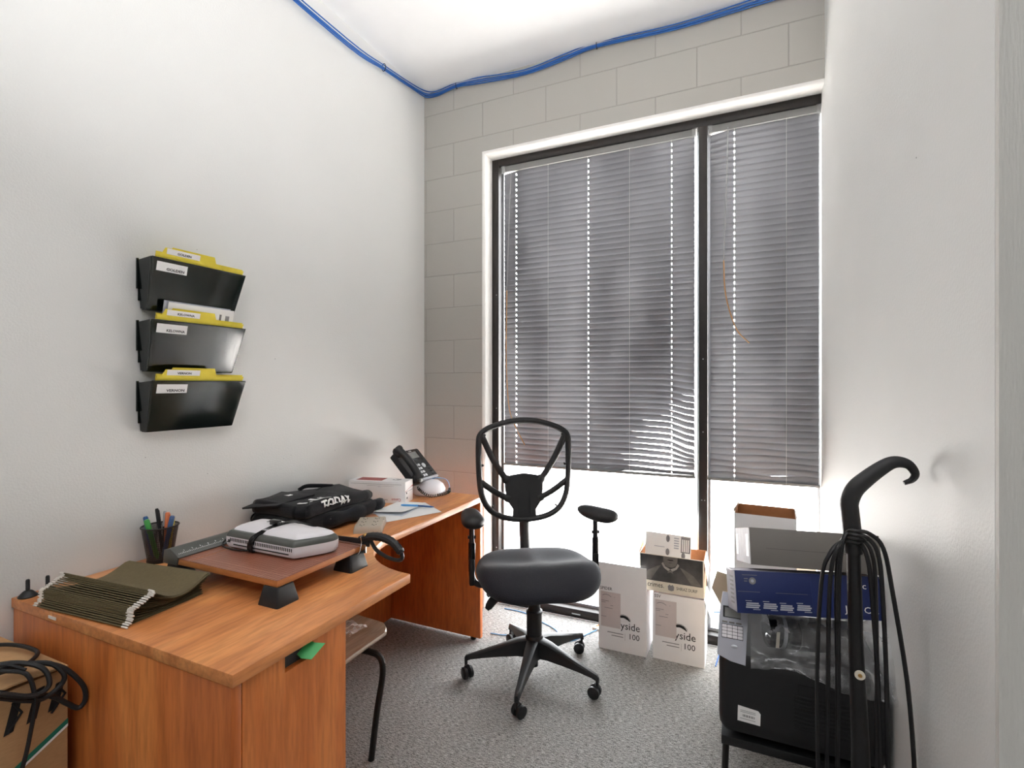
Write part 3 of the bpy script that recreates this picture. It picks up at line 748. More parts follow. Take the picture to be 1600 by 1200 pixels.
# ================================================================ GARMENTS
def cushion(x0, x1, y0, y1, z0, z1, r, amp, seed, m, nu=30, nv=30, edge=.42, sag=.0):
    """soft folded slab"""
    m_ = MB(); rings = []; base = rrect(x0, x1, y0, y1, r, 6); cxm, cym = (x0 + x1) / 2, (y0 + y1) / 2
    big = sm([Vector((p[0], p[1], 0)) for p in base], 3, True)
    for k_ in range(13):
        a = -90 + 180 * k_ / 12; hz = (z0 + z1) / 2 + (z1 - z0) / 2 * math.sin(R(a)); ins = (z1 - z0) * edge * (1 - math.cos(R(a)))
        rg = []
        for p in big:
            d = Vector((p.x - cxm, p.y - cym, 0)); L_ = d.length; q = Vector((cxm, cym, 0)) + d * max(.05, (L_ - ins) / L_)
            nv_ = noise.noise(Vector((q.x * 9 + seed, q.y * 9, hz * 25))) * amp
            lo = noise.noise(Vector((q.x * 7 + seed * 3, q.y * 5, 1.7))) * sag * (k_ / 12)
            rg.append(Vector((q.x, q.y, hz + lo)) + d.normalized() * nv_ + Vector((0, 0, nv_ * .6 if k_ > 5 else 0)))
        rings.append(rg)
    last = rings[-1]
    for s_ in (.75, .5, .25, .04):
        rw = []
        for v in last:
            x_, y_ = cxm + (v.x - cxm) * s_, cym + (v.y - cym) * s_
            rw.append(Vector((x_, y_, z1 + noise.noise(Vector((x_ * 7 + seed * 3, y_ * 5, 1.7))) * sag + noise.noise(Vector((x_ * 22 + seed, y_ * 22, 3))) * amp * .5)))
        rings.append(rw)
    m_.loft(rings, m); return m_
g = thing('rolled_garment', 'rolled black cloth with a metal eyelet underneath the lettered shirt', 'cloth', (-1.655, 1.64, ZT + .004))
b = cushion(-.175, .135, -.225, .225, 0, .062, .05, .012, 2.0, 'cloth'); b.build('cloth_body', g)
b = MB(); pts = sm([(.02, -.215, .034), (.06, -.19, .034), (.10, -.13, .034), (.135, -.02, .034), (.14, .10, .033)], 6)
b.tube(pts, [.028 + .004 * math.sin(i * .9) for i in range(len(pts))], 'cloth', 14)
b.build('rolled_edge', g)
b = MB(); b.tube(sm([(.09, .18, .030), (.11, .24, .030), (.10, .275, .028)], 5), [.026] * 10 + [.02], 'cloth', 12); b.build('sleeve', g)
b = MB(); ce = Vector((.075, -.205, .030)); nr = Vector((.75, -.65, .1)).normalized(); Xe = TM(ce, Vector((.65, .75, 0)), (0, 0, 1))
b.tube([Xe @ Vector((.0085 * math.cos(TAU * i / 18), .0085 * math.sin(TAU * i / 18), .0)) for i in range(18)], .003, 'brass', 8, closed=True); b.build('eyelet', g)
s_ = thing('folded_shirt', 'folded black shirt with white hand lettering on top of the pile', 'shirt', (-1.66, 1.63, ZT + .071))
b = cushion(-.170, .135, -.215, .205, .0, .050, .05, .016, 7.0, 'cloth', edge=.5, sag=.022); sb = b.build('shirt_body', s_, angle=180)
from mathutils.bvhtree import BVHTree
bvh = BVHTree.FromPolygons([v.co for v in sb.data.vertices], [tuple(p.vertices) for p in sb.data.polygons])
b = MB()
b.grid(10, 8, lambda u, v: Vector((-.15 + .17 * u, -.245 + .19 * v + .02 * u, .052 + .016 * math.sin(u * 3) * math.sin(v * 3.1) + .006 * v - .022 * (1 - v) * (1 - u))), 'cloth', thick=.006)
b.build('front_flap', s_)
b = MB(); b.tube(sm([(-.13, .02, .052), (-.12, .05, .064), (-.09, .09, .062), (-.06, .15, .052)], 5), .009, 'cloth', 8); b.build('collar', s_)
def on_shirt(c_):   # wrap the lettering over the rounded edge: local x -> along +Y, local y -> towards the wall
    t = c_.y; x = .146 - max(0, t) * .86; z = .034 + .0265 * math.sin(min(1, max(0, t) / .055) * math.pi / 2)
    dr_ = Vector((-.45, 0, -1)).normalized(); h_ = bvh.ray_cast(Vector((x, c_.x, z)) - dr_ * .5, dr_)
    return (h_[0] + h_[1] * (.0013 + c_.z * 2)) if h_[0] else Vector((x, c_.x, z))
b = MB(); b.text('TODAY', .040, Matrix.Translation((0, -.105, 0)), 'white', f=lambda c_: on_shirt(Vector((c_.x, c_.y - .004, c_.z))), sx=1.12, depth=.0004, bold=.03); b.build('lettering', s_)
b = MB(); b.text('LE', .075, Matrix.Translation((0, -.105, 0)), 'white', f=lambda c_: on_shirt(Vector((c_.x, c_.y + .052, c_.z))), sx=1.3, depth=.0004, bold=.02); b.build('lettering', s_)
b = MB(); b.text('1.', .065, Matrix.Translation((0, -.185, 0)), 'white', f=lambda c_: on_shirt(Vector((c_.x, c_.y + .04, c_.z))), sx=1.2, depth=.0004, bold=.02); b.build('lettering', s_)
b = MB(); b.box(-.02, .006, -.10, -.078, .066, .0675, 'white', X=Matrix.Translation((-.03, -.03, -.001))); b.build('tag', s_)

# ================================================================ OUTLET ADAPTER
ad = thing('outlet_adapter', 'beige six-outlet wall adapter lying on the desk beside the black shirt', 'adapter', (-1.395, 1.655, ZT), R(32))
b = MB(); r0 = rrect(-.056, .056, -.078, .078, .006, 3)
rg = lambda s1, z_: [Vector((x * s1, y * s1, z_)) for x, y in r0]
b.loft([rg(1, 0), rg(1, .010), rg(.96, .024), rg(.93, .027)], 'tan'); b.build('housing', ad)
b = MB()
for ox_ in (-.026, .022):
    for oy_ in (-.048, .0, .048):
        b.box(ox_ - .009, ox_ - .006, oy_ - .006, oy_ + .006, .027, .0274, 'ink'); b.box(ox_ + .006, ox_ + .009, oy_ - .005, oy_ + .005, .027, .0274, 'ink'); b.cyl((ox_, oy_ - .011, .0268), (ox_, oy_ - .011, .0275), .003, 'ink', n=10)
b.build('socket_slots', ad)
b = MB(); b.cyl((.05, .03, .0262), (.05, .03, .0272), .003, 'vent', n=10); b.build('lamp', ad)

# ================================================================ TONER BOX
tb_ = thing('toner_box', 'white and dull red toner carton standing on the desk in front of the phone', 'box', (-1.815, 1.988, ZT), R(13.5))
W, D_, H_ = .305, .096, .106
b = MB(); b.box(0, W, 0, D_, 0, H_, 'boxw', .0012)
b.box(.0, W, .0, D_ , H_, H_ + .0003, 'boxw')
b.box(.03, .17, .02, D_ - .004, H_ + .0003, H_ + .0006, 'darkred')
for x0_, x1_, y0_, y1_ in ((.215, .225, .05, .06), (.228, .25, .045, .05), (.232, .246, .06, .066), (.22, .24, .075, .079), (.245, .256, .055, .073)): b.box(x0_, x1_, y0_, y1_, H_ + .0003, H_ + .0006, 'grey')
Xf = lambda x, z: TM((x, -.0004, z), (1, 0, 0), (0, 0, 1))
b.text('Canon', .019, Xf(W - .022, .024) @ Matrix.Rotation(math.pi, 4, 'Z'), 'red')
b.text('Cartridge', .0105, Xf(W - .093, .0185) @ Matrix.Rotation(math.pi, 4, 'Z'), 'ink')
for i in range(12): b.box(.01 + i * .0034, .01 + i * .0034 + (.0022 if i % 3 else .001), -.0006, 0, .012, .026, 'ink')
b.box(.012, W - .02, -.0005, 0, .092, .0932, 'grey'); b.box(.1, W - .06, -.0005, 0, .084, .0848, 'grey'); b.box(.16, W - .13, -.0005, 0, .079, .0797, 'grey')
b.faces([(W + .0005, 0, .058), (W + .0005, D_ * .8, .072), (W + .0005, D_, .072), (W + .0005, D_, .080), (W + .0005, D_ * .7, .072), (W + .0005, 0, .060)], [(0, 1, 2, 3, 4, 5)], 'red')
for y_, z_ in ((.012, .045), (.018, .020)): b.box(W, W + .0005, y_, y_ + .010, z_, z_ + .009, 'ink')
b.build('carton', tb_)
b = MB(); b.box(W, W + .0008, .002, D_ - .002, .056, .0575, 'grey'); b.build('end_seam', tb_)

# ================================================================ PHONE
ph = thing('desk_phone', 'black desk phone with pale keys tilted on a glossy white stand near the corner', 'phone', (-1.53, 2.297, ZT))
# stand: rounded white block under the phone
b = MB(); rings = []
for z_, s1 in ((0, .80), (.010, .95), (.03, 1.0), (.055, .92), (.072, .70), (.078, .35)):
    rings.append([Vector((-.0 + .085 * s1 * math.copysign(abs(math.cos(a)) ** .7, math.cos(a)) - .02 * z_ / .078, -.005 + .078 * s1 * math.copysign(abs(math.sin(a)) ** .7, math.sin(a)), z_)) for a in [TAU * j / 28 for j in range(28)]])
b.loft(rings, 'lamw'); b.build('stand', ph)
# body: width along +Y (local), slope direction up and towards the wall
wv = Vector((0, 1, 0)); sv = Vector((-.70, 0, .715)).normalized(); nv = wv.cross(-sv).normalized()
if nv.x < 0: nv = -nv
Xp = Matrix.Identity(4)
for i in range(3): Xp[i][0], Xp[i][1], Xp[i][2] = wv[i], sv[i], nv[i]
Xp.translation = Vector((.0, -.155, .088))
b = MB(); ring0 = rrect(.018, .235, .0, .20, .012, 4)
b.loft([[Vector((x, y, z_)) for x, y in ring0] for z_ in (-.034, -.010)] + [[Vector((.1175 + (x - .1175) * .985, .1 + (y - .1) * .985, .0)) for x, y in ring0]], 'blackS', X=Xp); b.build('body', ph)
b = MB(); b.box(.076, .232, -.003, .010, -.016, .003, 'silver', .002, X=Xp); b.build('front_strip', ph)
b = MB(); b.box(.100, .205, .120, .196, 0, .004, 'blackG', .002, X=Xp); b.box(.115, .190, .138, .180, .004, .0046, 'lcd', X=Xp); b.text('Yealink', .010, Xp @ Matrix.Translation((.13, .184, .0042)), 'key'); b.build('screen', ph)
for r_ in range(4):
    for c_ in range(3):
        b = MB(); b.box(.090 + c_ * .022, .106 + c_ * .022, .018 + r_ * .023, .032 + r_ * .023, 0, .003, 'key', .0015, X=Xp); b.build('key', ph)
b = MB(); b.lathe([(.014, 0), (.014, .003), (.006, .003), (.006, .0042), (0, .0042)], 'key', 18, X=Xp @ Matrix.Translation((.178, .085, 0))); b.build('navigation_key', ph)
for r_ in range(4):
    b = MB(); b.box(.196, .218, .018 + r_ * .018, .027 + r_ * .018, 0, .0025, 'blackG', .001, X=Xp); b.build('side_key', ph)
b = MB(); hs = sm([(.038, .0, .020), (.038, .04, .030), (.038, .10, .036), (.038, .16, .032), (.038, .205, .020)], 5)
b.tube(hs, [.024, .026, .024] + [.019] * (len(hs) - 6) + [.024, .027, .026], 'blackS', 12, flat=1.1, X=Xp)
b.ell((.038, .012, .010), (.028, .03, .02), 'blackS', X=Xp); b.ell((.038, .190, .010), (.028, .03, .022), 'blackS', X=Xp); b.build('handset', ph)
b = MB(); coil = []; path = sm([(-.02, -.09, .05), (.02, -.10, .03), (.06, -.090, .014), (.085, -.04, .012), (.09, .02, .012), (.086, .055, .014), (.07, .08, .022)], 22)
for i, p in enumerate(path):
    a = i * 1.15; coil.append(p + Vector((0, math.cos(a) * .007, math.sin(a) * .007)) if i < 60 else p + Vector((math.cos(a) * .007, 0, math.sin(a) * .007)))
b.tube(coil, .0022, 'blackG', 6); b.build('coiled_cord', ph)
b = MB(); b.tube(sm([(-.02, .0, .078), (.02, .05, .082), (.05, .085, .066), (.06, .097, .03), (.05, .098, .003)], 6), .002, 'blueb', 6); b.build('network_lead', ph)

# ================================================================ PAPERS
b = MB(); q = [(-.141, -.104), (.021, -.208), (.140, .037), (-.042, .163)]
b.prism(q, 0, .0009, 'paperb'); b.prism([(x * .97 + .004, y * .97 - .004) for x, y in q], .0009, .0018, 'white')
tag(b.build('paper_sheet', None, (-1.409, 1.962, ZT)), 'pale sheets of paper flat on the desk under the folded booklet', 'paper')
bk = thing('booklet', 'folded white booklet with curling cover on the paper sheets', 'booklet', (-1.475, 1.962, ZT + .0019), R(8))
b = MB(); b.grid(8, 8, lambda u, v: Vector((-.075 + .15 * v, -.12 + .24 * u, .0007 + .0005 * v)), 'paperb', thick=.0012); b.build('back_cover', bk)
b = MB(); b.grid(10, 10, lambda u, v: Vector((-.075 + .15 * v, -.12 + .24 * u, .004 + .013 * (1 - u) ** 2 * (.4 + .6 * v) + .002 * v)), 'white', thick=.0009); b.build('front_cover', bk)
pn = thing('ballpoint_pen', 'pale blue and dark ballpoint pen lying on the folded booklet', 'pen', (-1.487, 1.985, ZT + .014), R(14))
b = MB(); b.tube([(0, 0, 0), (.012, 0, 0), (.085, 0, 0)], [.0035, .0052, .0052], 'cyan', 10); b.build('cap', pn)
b = MB(); b.tube([(.08, 0, 0), (.15, 0, -.002), (.165, 0, -.002)], [.0042, .004, .0012], 'penblue', 10); b.build('barrel', pn)

# ================================================================ STOOL
st = thing('stool', 'low stool with greyed wood grain seat and dark tube legs under the desk', 'stool', (-1.40, 1.36, 0))
ZS = .445
b = MB(); base = sm([Vector((p[0], p[1], 0)) for p in rrect(-.20, .20, -.20, .20, .07, 5)], 2, True)
rg = lambda s1, z_: [Vector((p.x * s1, p.y * s1, z_ - .012 * (p.x / .2) ** 2 - .03 * max(0, -p.y / .2 - .3) ** 2)) for p in base]
b.loft([rg(.95, ZS - .018), rg(.99, ZS - .014), rg(1, ZS - .007), rg(.985, ZS), rg(.7, ZS - .003), rg(.3, ZS - .005), rg(.05, ZS - .005)], 'seatw'); b.build('seat', st)
for sx_, sy_ in ((1, 1), (1, -1), (-1, 1), (-1, -1)):
    b = MB(); b.tube(sm([(sx_ * .08, sy_ * .11, ZS - .082), (sx_ * .15, sy_ * .115, ZS - .078), (sx_ * .198, sy_ * .12, ZS - .092), (sx_ * .210, sy_ * .118, ZS - .15), (sx_ * .198, sy_ * .10, .16), (sx_ * .186, sy_ * .085, 0.0)], 6), .0115, 'tubem', 10); b.build('leg', st)
b = MB()
for sy_ in (-1, 1): b.tube([(-.09, sy_ * .11, ZS - .082), (.09, sy_ * .11, ZS - .082)], .0115, 'tubem', 10)
for sx_ in (-1, 1): b.box(sx_ * .10 - .004, sx_ * .10 + .004, -.12, .12, ZS - .088, ZS - .018, 'tubem')
b.build('seat_frame', st)
b = MB()
def crump(u, v):
    x, y = -.13 + .27 * u, -.2 + .33 * v
    return Vector((x + .01 * noise.noise(Vector((u * 5, v * 5, 1))), y, .010 + .030 * abs(noise.noise(Vector((u * 6, v * 6, 4)))) + .020 * abs(noise.noise(Vector((u * 14, v * 14, 9)))) * (1 - abs(2 * u - 1) * .3)))
b.grid(24, 24, crump, 'wrap')
tag(b.build('plastic_wrap', None, (-1.41, 1.36, ZS - .009), angle=8), 'crumpled clear plastic wrap lying on the stool seat', 'plastic wrap')

# ================================================================ BOX AND COIL, LOWER LEFT
cb = thing('cardboard_box', 'tall brown cardboard box with black print in front of the desk, lower left', 'box', (-1.845, .25, 0))
W, D_, H_ = .335, .43, .655
b = MB(); b.box(0, W, 0, D_, 0, H_, 'kraft', .002)
Xs = TM((W + .0006, .10, .56), (0, 1, 0), (0, 0, 1))
for i, (y_, w_, h_, sh) in enumerate(((.10, .026, .05, .01), (.135, .030, .062, .012), (.172, .030, .075, .014), (.21, .032, .088, .016), (.25, .034, .092, .016), (.29, .034, .085, .016))):
    b.faces([Xs @ Vector((y_, -.015 + i * .004, 0)), Xs @ Vector((y_ + w_ * .55, -.012 + i * .004, 0)), Xs @ Vector((y_ + w_ * .55 + sh, h_ * .8, 0)), Xs @ Vector((y_ + sh, h_ * .78, 0))], [(0, 1, 2, 3)], 'ink')
    if i % 2: b.tube([Xs @ Vector((y_ + w_ * .2, .0, 0)), Xs @ Vector((y_ + w_, h_ * .4, 0)), Xs @ Vector((y_ + w_ * .5, h_ * .74, 0))], .003, 'ink', 6)
b.faces([(W + .0006, D_ - .13, .44), (W + .0006, D_, .51), (W + .0006, D_, .525), (W + .0006, D_ - .13, .455)], [(0, 1, 2, 3)], 'white')
b.faces([(W + .0008, D_ - .16, .43), (W + .0008, D_, .517), (W + .0008, D_, .530), (W + .0008, D_ - .16, .444)], [(0, 1, 2, 3)], 'teal')
b.build('carton', cb)
for (y0_, y1_), tz in (((.003, .212), .004), ((.218, .427), .007)):
    b = MB(); b.grid(2, 6, lambda u, v: Vector((.004 + (W + .004) * u, y0_ + (y1_ - y0_) * v, H_ + tz + .008 * math.sin(v * 3.1) * u)), 'kraft', thick=.004)
    if y0_ > .1:
        b.box(.08, .2, y0_ + .05, y0_ + .055, H_ + .0135, H_ + .014, 'red', X=None); b.box(.1, .16, y0_ + .07, y0_ + .074, H_ + .0140, H_ + .0145, 'penblue')
    b.build('top_flap', cb)
b = MB()
A_ = [(-1.700, .36, .69), (-1.640, .470, .69), (-1.588, .545, .69), (-1.535, .608, .692), (-1.488, .652, .676), (-1.470, .688, .622), (-1.470, .698, .580), (-1.474, .686, .560), (-1.482, .664, .582), (-1.482, .640, .610),
      (-1.480, .610, .632), (-1.480, .575, .648), (-1.480, .540, .676), (-1.486, .490, .704), (-1.530, .450, .705), (-1.560, .480, .703), (-1.540, .560, .702), (-1.500, .630, .692), (-1.478, .656, .660), (-1.477, .652, .634),
      (-1.477, .618, .620), (-1.477, .585, .634), (-1.477, .545, .662), (-1.480, .500, .690), (-1.52, .46, .718), (-1.55, .50, .718), (-1.520, .575, .714), (-1.486, .618, .690), (-1.468, .626, .655), (-1.468, .612, .640), (-1.468, .585, .646), (-1.470, .540, .675), (-1.476, .48, .705), (-1.53, .42, .72)]
b.tube(sm(A_, 6), .0056, 'blackS', 8)
b.tube(sm([(-1.79, .600, .678), (-1.752, .636, .677), (-1.712, .655, .677), (-1.658, .664, .677), (-1.604, .660, .677), (-1.56, .62, .680), (-1.55, .57, .687)], 6), .0050, 'blackS', 8)
b.tube(sm([(-1.52, .560, .704), (-1.484, .590, .690), (-1.474, .601, .640), (-1.478, .602, .600), (-1.480, .597, .560), (-1.484, .588, .50), (-1.49, .57, .42)], 6), .0046, 'blackS', 8)
b.tube(sm([(-1.60, .47, .700), (-1.56, .52, .712), (-1.52, .565, .715), (-1.485, .590, .700)], 6), .0032, 'blackS', 7)
tag(b.build('cable_coil'), 'loose coil of thick black cable draped over the tall brown cardboard box', 'cable')

# ================================================================ OFFICE CHAIR (front faces local -Y)
ch = thing('office_chair', 'black swivel office chair with open-frame backrest in the middle of the floor', 'office chair', (-.88, 2.18, 0), R(32.5))
b = MB(); b.lathe([(.036, .085), (.046, .095), (.050, .150), (.040, .185), (.037, .19)], 'blackS', 28); b.cyl((0, 0, .045), (0, 0, .09), .018, 'black'); hub = b.build('base_hub', ch)
angs = [a - 32.5 for a in (-81, -9, 63, 135, 207)]
for a in angs:
    dr = Vector((math.cos(R(a)), math.sin(R(a)), 0)); sd = Vector((-dr.y, dr.x, 0))
    b = MB(); rings = []
    for t, w_, z0_, z1_ in ((.03, .034, .10, .180), (.08, .030, .105, .172), (.16, .023, .100, .146), (.24, .017, .093, .122), (.295, .014, .086, .106), (.316, .012, .078, .100), (.322, .009, .066, .092)):
        c_ = dr * t; rings.append([c_ + sd * w_ + Vector((0, 0, z0_)), c_ + sd * w_ * .8 + Vector((0, 0, z1_ - .006)), c_ + sd * w_ * .4 + Vector((0, 0, z1_)), c_ - sd * w_ * .4 + Vector((0, 0, z1_)), c_ - sd * w_ * .8 + Vector((0, 0, z1_ - .006)), c_ - sd * w_ + Vector((0, 0, z0_))])
    b.loft(rings, 'blackS'); b.build('base_arm', ch)
    b = MB(); c_ = dr * .315; tw = R(a + 70 + 40 * math.sin(a)); wd = Vector((math.cos(tw), math.sin(tw), 0)); fw = Vector((-wd.y, wd.x, 0)); wc = c_ + fw * .012 + Vector((0, 0, .0265))
    b.cyl(c_ + Vector((0, 0, .035)), c_ + Vector((0, 0, .09)), .007, 'black', n=10)
    b.tube([wc + fw * -.012 + Vector((0, 0, .02)), wc + fw * .004 + Vector((0, 0, .026))], .011, 'blackS', 10)
    for s1 in (-1, 1): b.tube([wc + wd * s1 * q for q in (.006, .009, .020, .0235)], [.022, .0262, .0262, .021], 'blackS', 20)
    b.build('caster', ch)
b = MB(); b.cyl((0, 0, .185), (0, 0, .300), .0355, 'blackS', n=28); b.lathe([(.038, .290), (.038, .300), (.030, .304), (.028, .312), (.028, .345), (.031, .35), (.031, .44)], 'blackS', 24); b.build('gas_column', ch)
b = MB(); b.box(-.09, .09, -.15, .14, .425, .452, 'black', .008); b.build('tilt_mechanism', ch)
# saddle-shaped seat
def seat_pt(u, v):
    a = TAU * u; ca, sa = math.cos(a), math.sin(a); e = 2 / 2.9
    bx, by = .275 * math.copysign(abs(ca) ** e, ca), .262 * math.copysign(abs(sa) ** e, sa)
    bx *= 1 - .10 * max(0, by / .262)                    # a little narrower at the back
    ph_ = (v - .5) * math.pi; rr = max(0, math.cos(ph_)) ** .55; s1 = math.sin(ph_)
    x, y = bx * rr, by * rr - .055
    t = y + .055
    topz = .535 + .020 * (abs(x) / .2) ** 2 * .6 - .018 * max(0, -t / .26) ** 3 * 1.0
    topz += .016 * math.exp(-((t + .09) / .08) ** 2) - .018 * math.exp(-((t - .06) / .10) ** 2) * (1 - .6 * math.exp(-(x / .05) ** 2))
    botz = .462 - .020 * max(0, -t / .26) - .014 * max(0, -t / .26) * (1 - math.exp(-(x / .09) ** 2))
    mid = (topz + botz) / 2 - .012 * max(0, -t / .26) ** 2; hf = (topz - botz) / 2
    return Vector((x, y, .010 + mid + hf * math.copysign(abs(s1) ** .75, s1)))
b = MB(); rings = [[seat_pt(j / 56, .5 - .5 * math.cos(math.pi * i / 32)) for j in range(56)] for i in range(1, 32)]
b.loft(rings, 'fabric'); b.build('seat', ch, angle=80)
# J-shaped back bar
b = MB(); b.tube(sm([(0, .05, .440), (0, .16, .442), (0, .235, .47), (0, .268, .55), (0, .285, .62), (0, .302, .70)], 6), .027, 'blackS', 12, flat=1.0); b.build('back_bar', ch)
BY = lambda z, x=0: .272 + .16 * max(0, z - .64) * .35 - .30 * x * x + .02 * math.sin((z - .64) * 5)
half = [(0, 1.170), (.08, 1.163), (.16, 1.142), (.212, 1.118), (.238, 1.092), (.245, 1.05), (.245, .95), (.240, .85), (.226, .765), (.185, .695), (.11, .654), (0, .640)]
outl = [Vector((x, 0, z)) for x, z in half] + [Vector((-x, 0, z)) for x, z in half[-2:0:-1]]
outl = [Vector((p.x * .965, BY(p.z, p.x * .965), .905 + (p.z - .905) * .96)) for p in sm(outl, 4, True)]
b = MB(); b.tube(outl, .0155, 'blackS', 10, closed=True, flat=1.0); b.build('back_frame', ch)
def bp(x, z, d=0): return Vector((x, BY(z, x) + d, z))
b = MB()
plate = [(-.100, .865), (-.06, .874), (0, .882), (.06, .874), (.100, .865), (.098, .80), (.085, .74), (.058, .70), (.062, .655), (-.062, .655), (-.058, .70), (-.085, .74), (-.098, .80)]
b.loft([[bp(x, z, d) for x, z in plate] for d in (-.012, .016)], 'blackS')
for x_ in (-.030, .030): b.tube([bp(x_, .68, -.012), bp(x_, .765, -.013), bp(x_ * .7, .79, -.013), bp(x_ * .7, .86, -.012)], .0025, 'blackS', 6)
b.build('lumbar_plate', ch)
for s1 in (-1, 1):
    b = MB()
    b.tube(sm([bp(s1 * .082, .845), bp(s1 * .115, .885), bp(s1 * .165, .965), bp(s1 * .210, 1.06), bp(s1 * .226, 1.10)], 5), [.024] * 3 + [.0165] * 14 + [.015] * 4, 'blackS', 10, flat=.8); b.build('upper_strut', ch)
    b = MB(); b.tube(sm([bp(s1 * .075, .755), bp(s1 * .12, .775), bp(s1 * .17, .805), bp(s1 * .230, .85)], 5), [.022] * 3 + [.0155] * 13, 'blackS', 10, flat=.8); b.build('lower_strut', ch)
    b = MB()
    for z_ in (1.085, .93, .72):
        xx = s1 * (.205 if z_ > 1 else (.216 if z_ > .8 else .165)); b.cyl(bp(xx, z_, -.006), bp(xx, z_, .006), .006, 'blackS', n=8)
    b.build('mesh_peg', ch)
# armrests
for s1, pr, pz in ((-1, R(4), .735), (1, R(38), .735)):
    ar = MB(); ar.tube(sm([(s1 * .10, -.02, .437), (s1 * .22, -.02, .437), (s1 * .268, -.015, .445), (s1 * .288, -.01, .475), (s1 * .290, -.01, .53)], 5), .014, 'black', 10, flat=1.0)
    arm = ar.build('armrest', ch)
    b = MB(); b.box(s1 * .290 - .012, s1 * .290 + .012, -.032, .012, .44, .56, 'black', .006); b.build('arm_bracket', arm)
    b = MB(); b.tube([(s1 * .290, -.01, .50), (s1 * .290, -.01, .63)], .0155, 'blackG', 14); b.tube([(s1 * .290, -.01, .62), (s1 * .290, -.01, pz)], .012, 'blackS', 14)
    b.cyl((s1 * .290 - .018, -.01, .655), (s1 * .290 + .018, -.01, .655), .008, 'black', n=12); b.build('arm_post', arm)
    b = MB(); Xa = Matrix.Translation((s1 * .290, -.02, pz)) @ Matrix.Rotation(pr, 4, 'Z') @ Matrix.Rotation(R(3), 4, 'X')
    rg = []
    for t in range(19):
        q_ = -math.cos(math.pi * t / 18); y_ = -.005 + .108 * q_; k_ = max(.02, (1 - abs(q_) ** 3.2) ** .5) * (1 - .14 * q_)
        rg.append([Vector((.050 * k_ * math.copysign(abs(math.cos(a)) ** .8, math.cos(a)), y_, .008 + (.032 if math.sin(a) > 0 else .030) * k_ * math.sin(a) + .006 * q_ * q_)) for a in [TAU * j / 20 for j in range(20)]])
    b.loft(rg, 'blackS', X=Xa); b.build('arm_pad', arm)
b = MB(); b.tube([(-.07, -.10, .44), (-.17, -.12, .43)], .006, 'black', 8); b.tube(sm([(-.16, -.12, .43), (-.20, -.13, .418), (-.235, -.15, .385)], 4), [.010, .014, .018, .020, .021, .021, .020, .018, .010], 'black', 10, flat=.5); b.build('tilt_lever', ch)
b = MB(); b.tube([(-.07, -.03, .44), (-.17, -.05, .434)], .006, 'black', 8); b.tube(sm([(-.16, -.05, .434), (-.20, -.06, .425), (-.225, -.07, .408)], 4), [.008, .011, .014, .016, .016, .016, .015, .012, .008], 'black', 10, flat=.5); b.build('height_lever', ch)

# ================================================================ CARTONS BY THE WINDOW
def way_box(x, y, hand, flap, label, D_=.19):
    t = thing('carton', label, 'box', (x, y, 0), 0, 'white cartons by the window'); W, H_ = .240, .322
    s = .003
    b = MB(); b.box(0, W, 0, s, 0, H_, 'boxw'); b.box(0, W, D_ - s, D_, 0, H_, 'boxw'); b.box(0, s, s, D_ - s, 0, H_, 'boxw'); b.box(W - s, W, s, D_ - s, 0, H_, 'boxw'); b.box(s, W - s, s, D_ - s, 0, s, 'kraftd')
    X = lambda px, pz: TM((px, -.0006, pz), (1, 0, 0), (0, 0, 1))
    b.text('yside' , .052, X(.112 if flap else .104, .118), 'ink', sx=.92)
    b.text('100', .040, X(.150 if flap else .142, .073), 'ink', sx=.95)
    b.tube(sm([Vector((.110 + dx, -.0006, .178 + dz)) for dx, dz in ((0, 0), (.02, .002), (.038, -.006), (.05, -.018))], 4), [.0075] * 8 + [.006, .005, .004, .003, .002], 'ink', 6, flat=.06)
    b.tube(sm([Vector((.108 + dx, -.0005, .188 + dz)) for dx, dz in ((0, 0), (.025, .001), (.045, -.01), (.055, -.022))], 4), .0012, 'grey', 5, flat=.3)
    for x0_, x1_, z_ in ((.045, .125, .088), (.066, .125, .074)): b.box(x0_, x1_, -.0006, 0, z_, z_ + .0035, 'grey')
    b.box(.134, .1348, -.0006, 0, .062, .096, 'grey')
    b.build('carton_walls', t)
    b = MB(); b.box(.012, .112, -.0009, -.0001, .115, .292, 'pinkp')
    b.tube(sm([Vector((.02 + dx, -.0011, .272 + dz)) for dx, dz in ((0, 0), (.012, .006), (.03, .005), (.045, -.003))], 4), .0014, 'grey', 5, flat=.4)
    for x0_, x1_, z_ in ((.014, .052, .245), (.014, .036, .237), (.06, .075, .224), (.03, .072, .21), (.014, .04, .165), (.08, .083, .268)): b.box(x0_, x1_, -.0013, -.0009, z_, z_ + .0022, 'grey')
    b.build('shipping_label', t)
    b = MB(); b.text(hand, .021, X(.008, .302), 'ink', sx=.95, depth=.0003); b.build('handwriting', t)
    if flap:
        b = MB(); b.faces([(0, 0, H_), (W, 0, H_), (W, -.004, H_ + .118), (0, -.004, H_ + .118), (0, s, H_), (W, s, H_), (W, -.001, H_ + .118), (0, -.001, H_ + .118)], [(0, 1, 2, 3), (7, 6, 5, 4), (0, 4, 5, 1), (1, 5, 6, 2), (2, 6, 7, 3), (3, 7, 4, 0)], 'boxw'); b.build('lid_flap', t)
    else:
        b = MB(); b.faces([(W, 0, H_), (W, D_, H_), (W + .035, D_, H_ - .10), (W + .035, 0, H_ - .10)], [(0, 1, 2, 3)], 'boxw'); b.build('lid_flap', t)
    return t
way_box(-.672, 2.548, 'SPIDER', True, 'white carton marked SPIDER with its lid flap standing up, beside the office chair')
way_box(-.404, 2.562, 'SSV', False, 'white carton marked SSV with the open wine carton on top')
wc = thing('wine_carton', 'open wine carton with a dark portrait panel on the SSV carton', 'box', (-.470, 2.574, .3255))
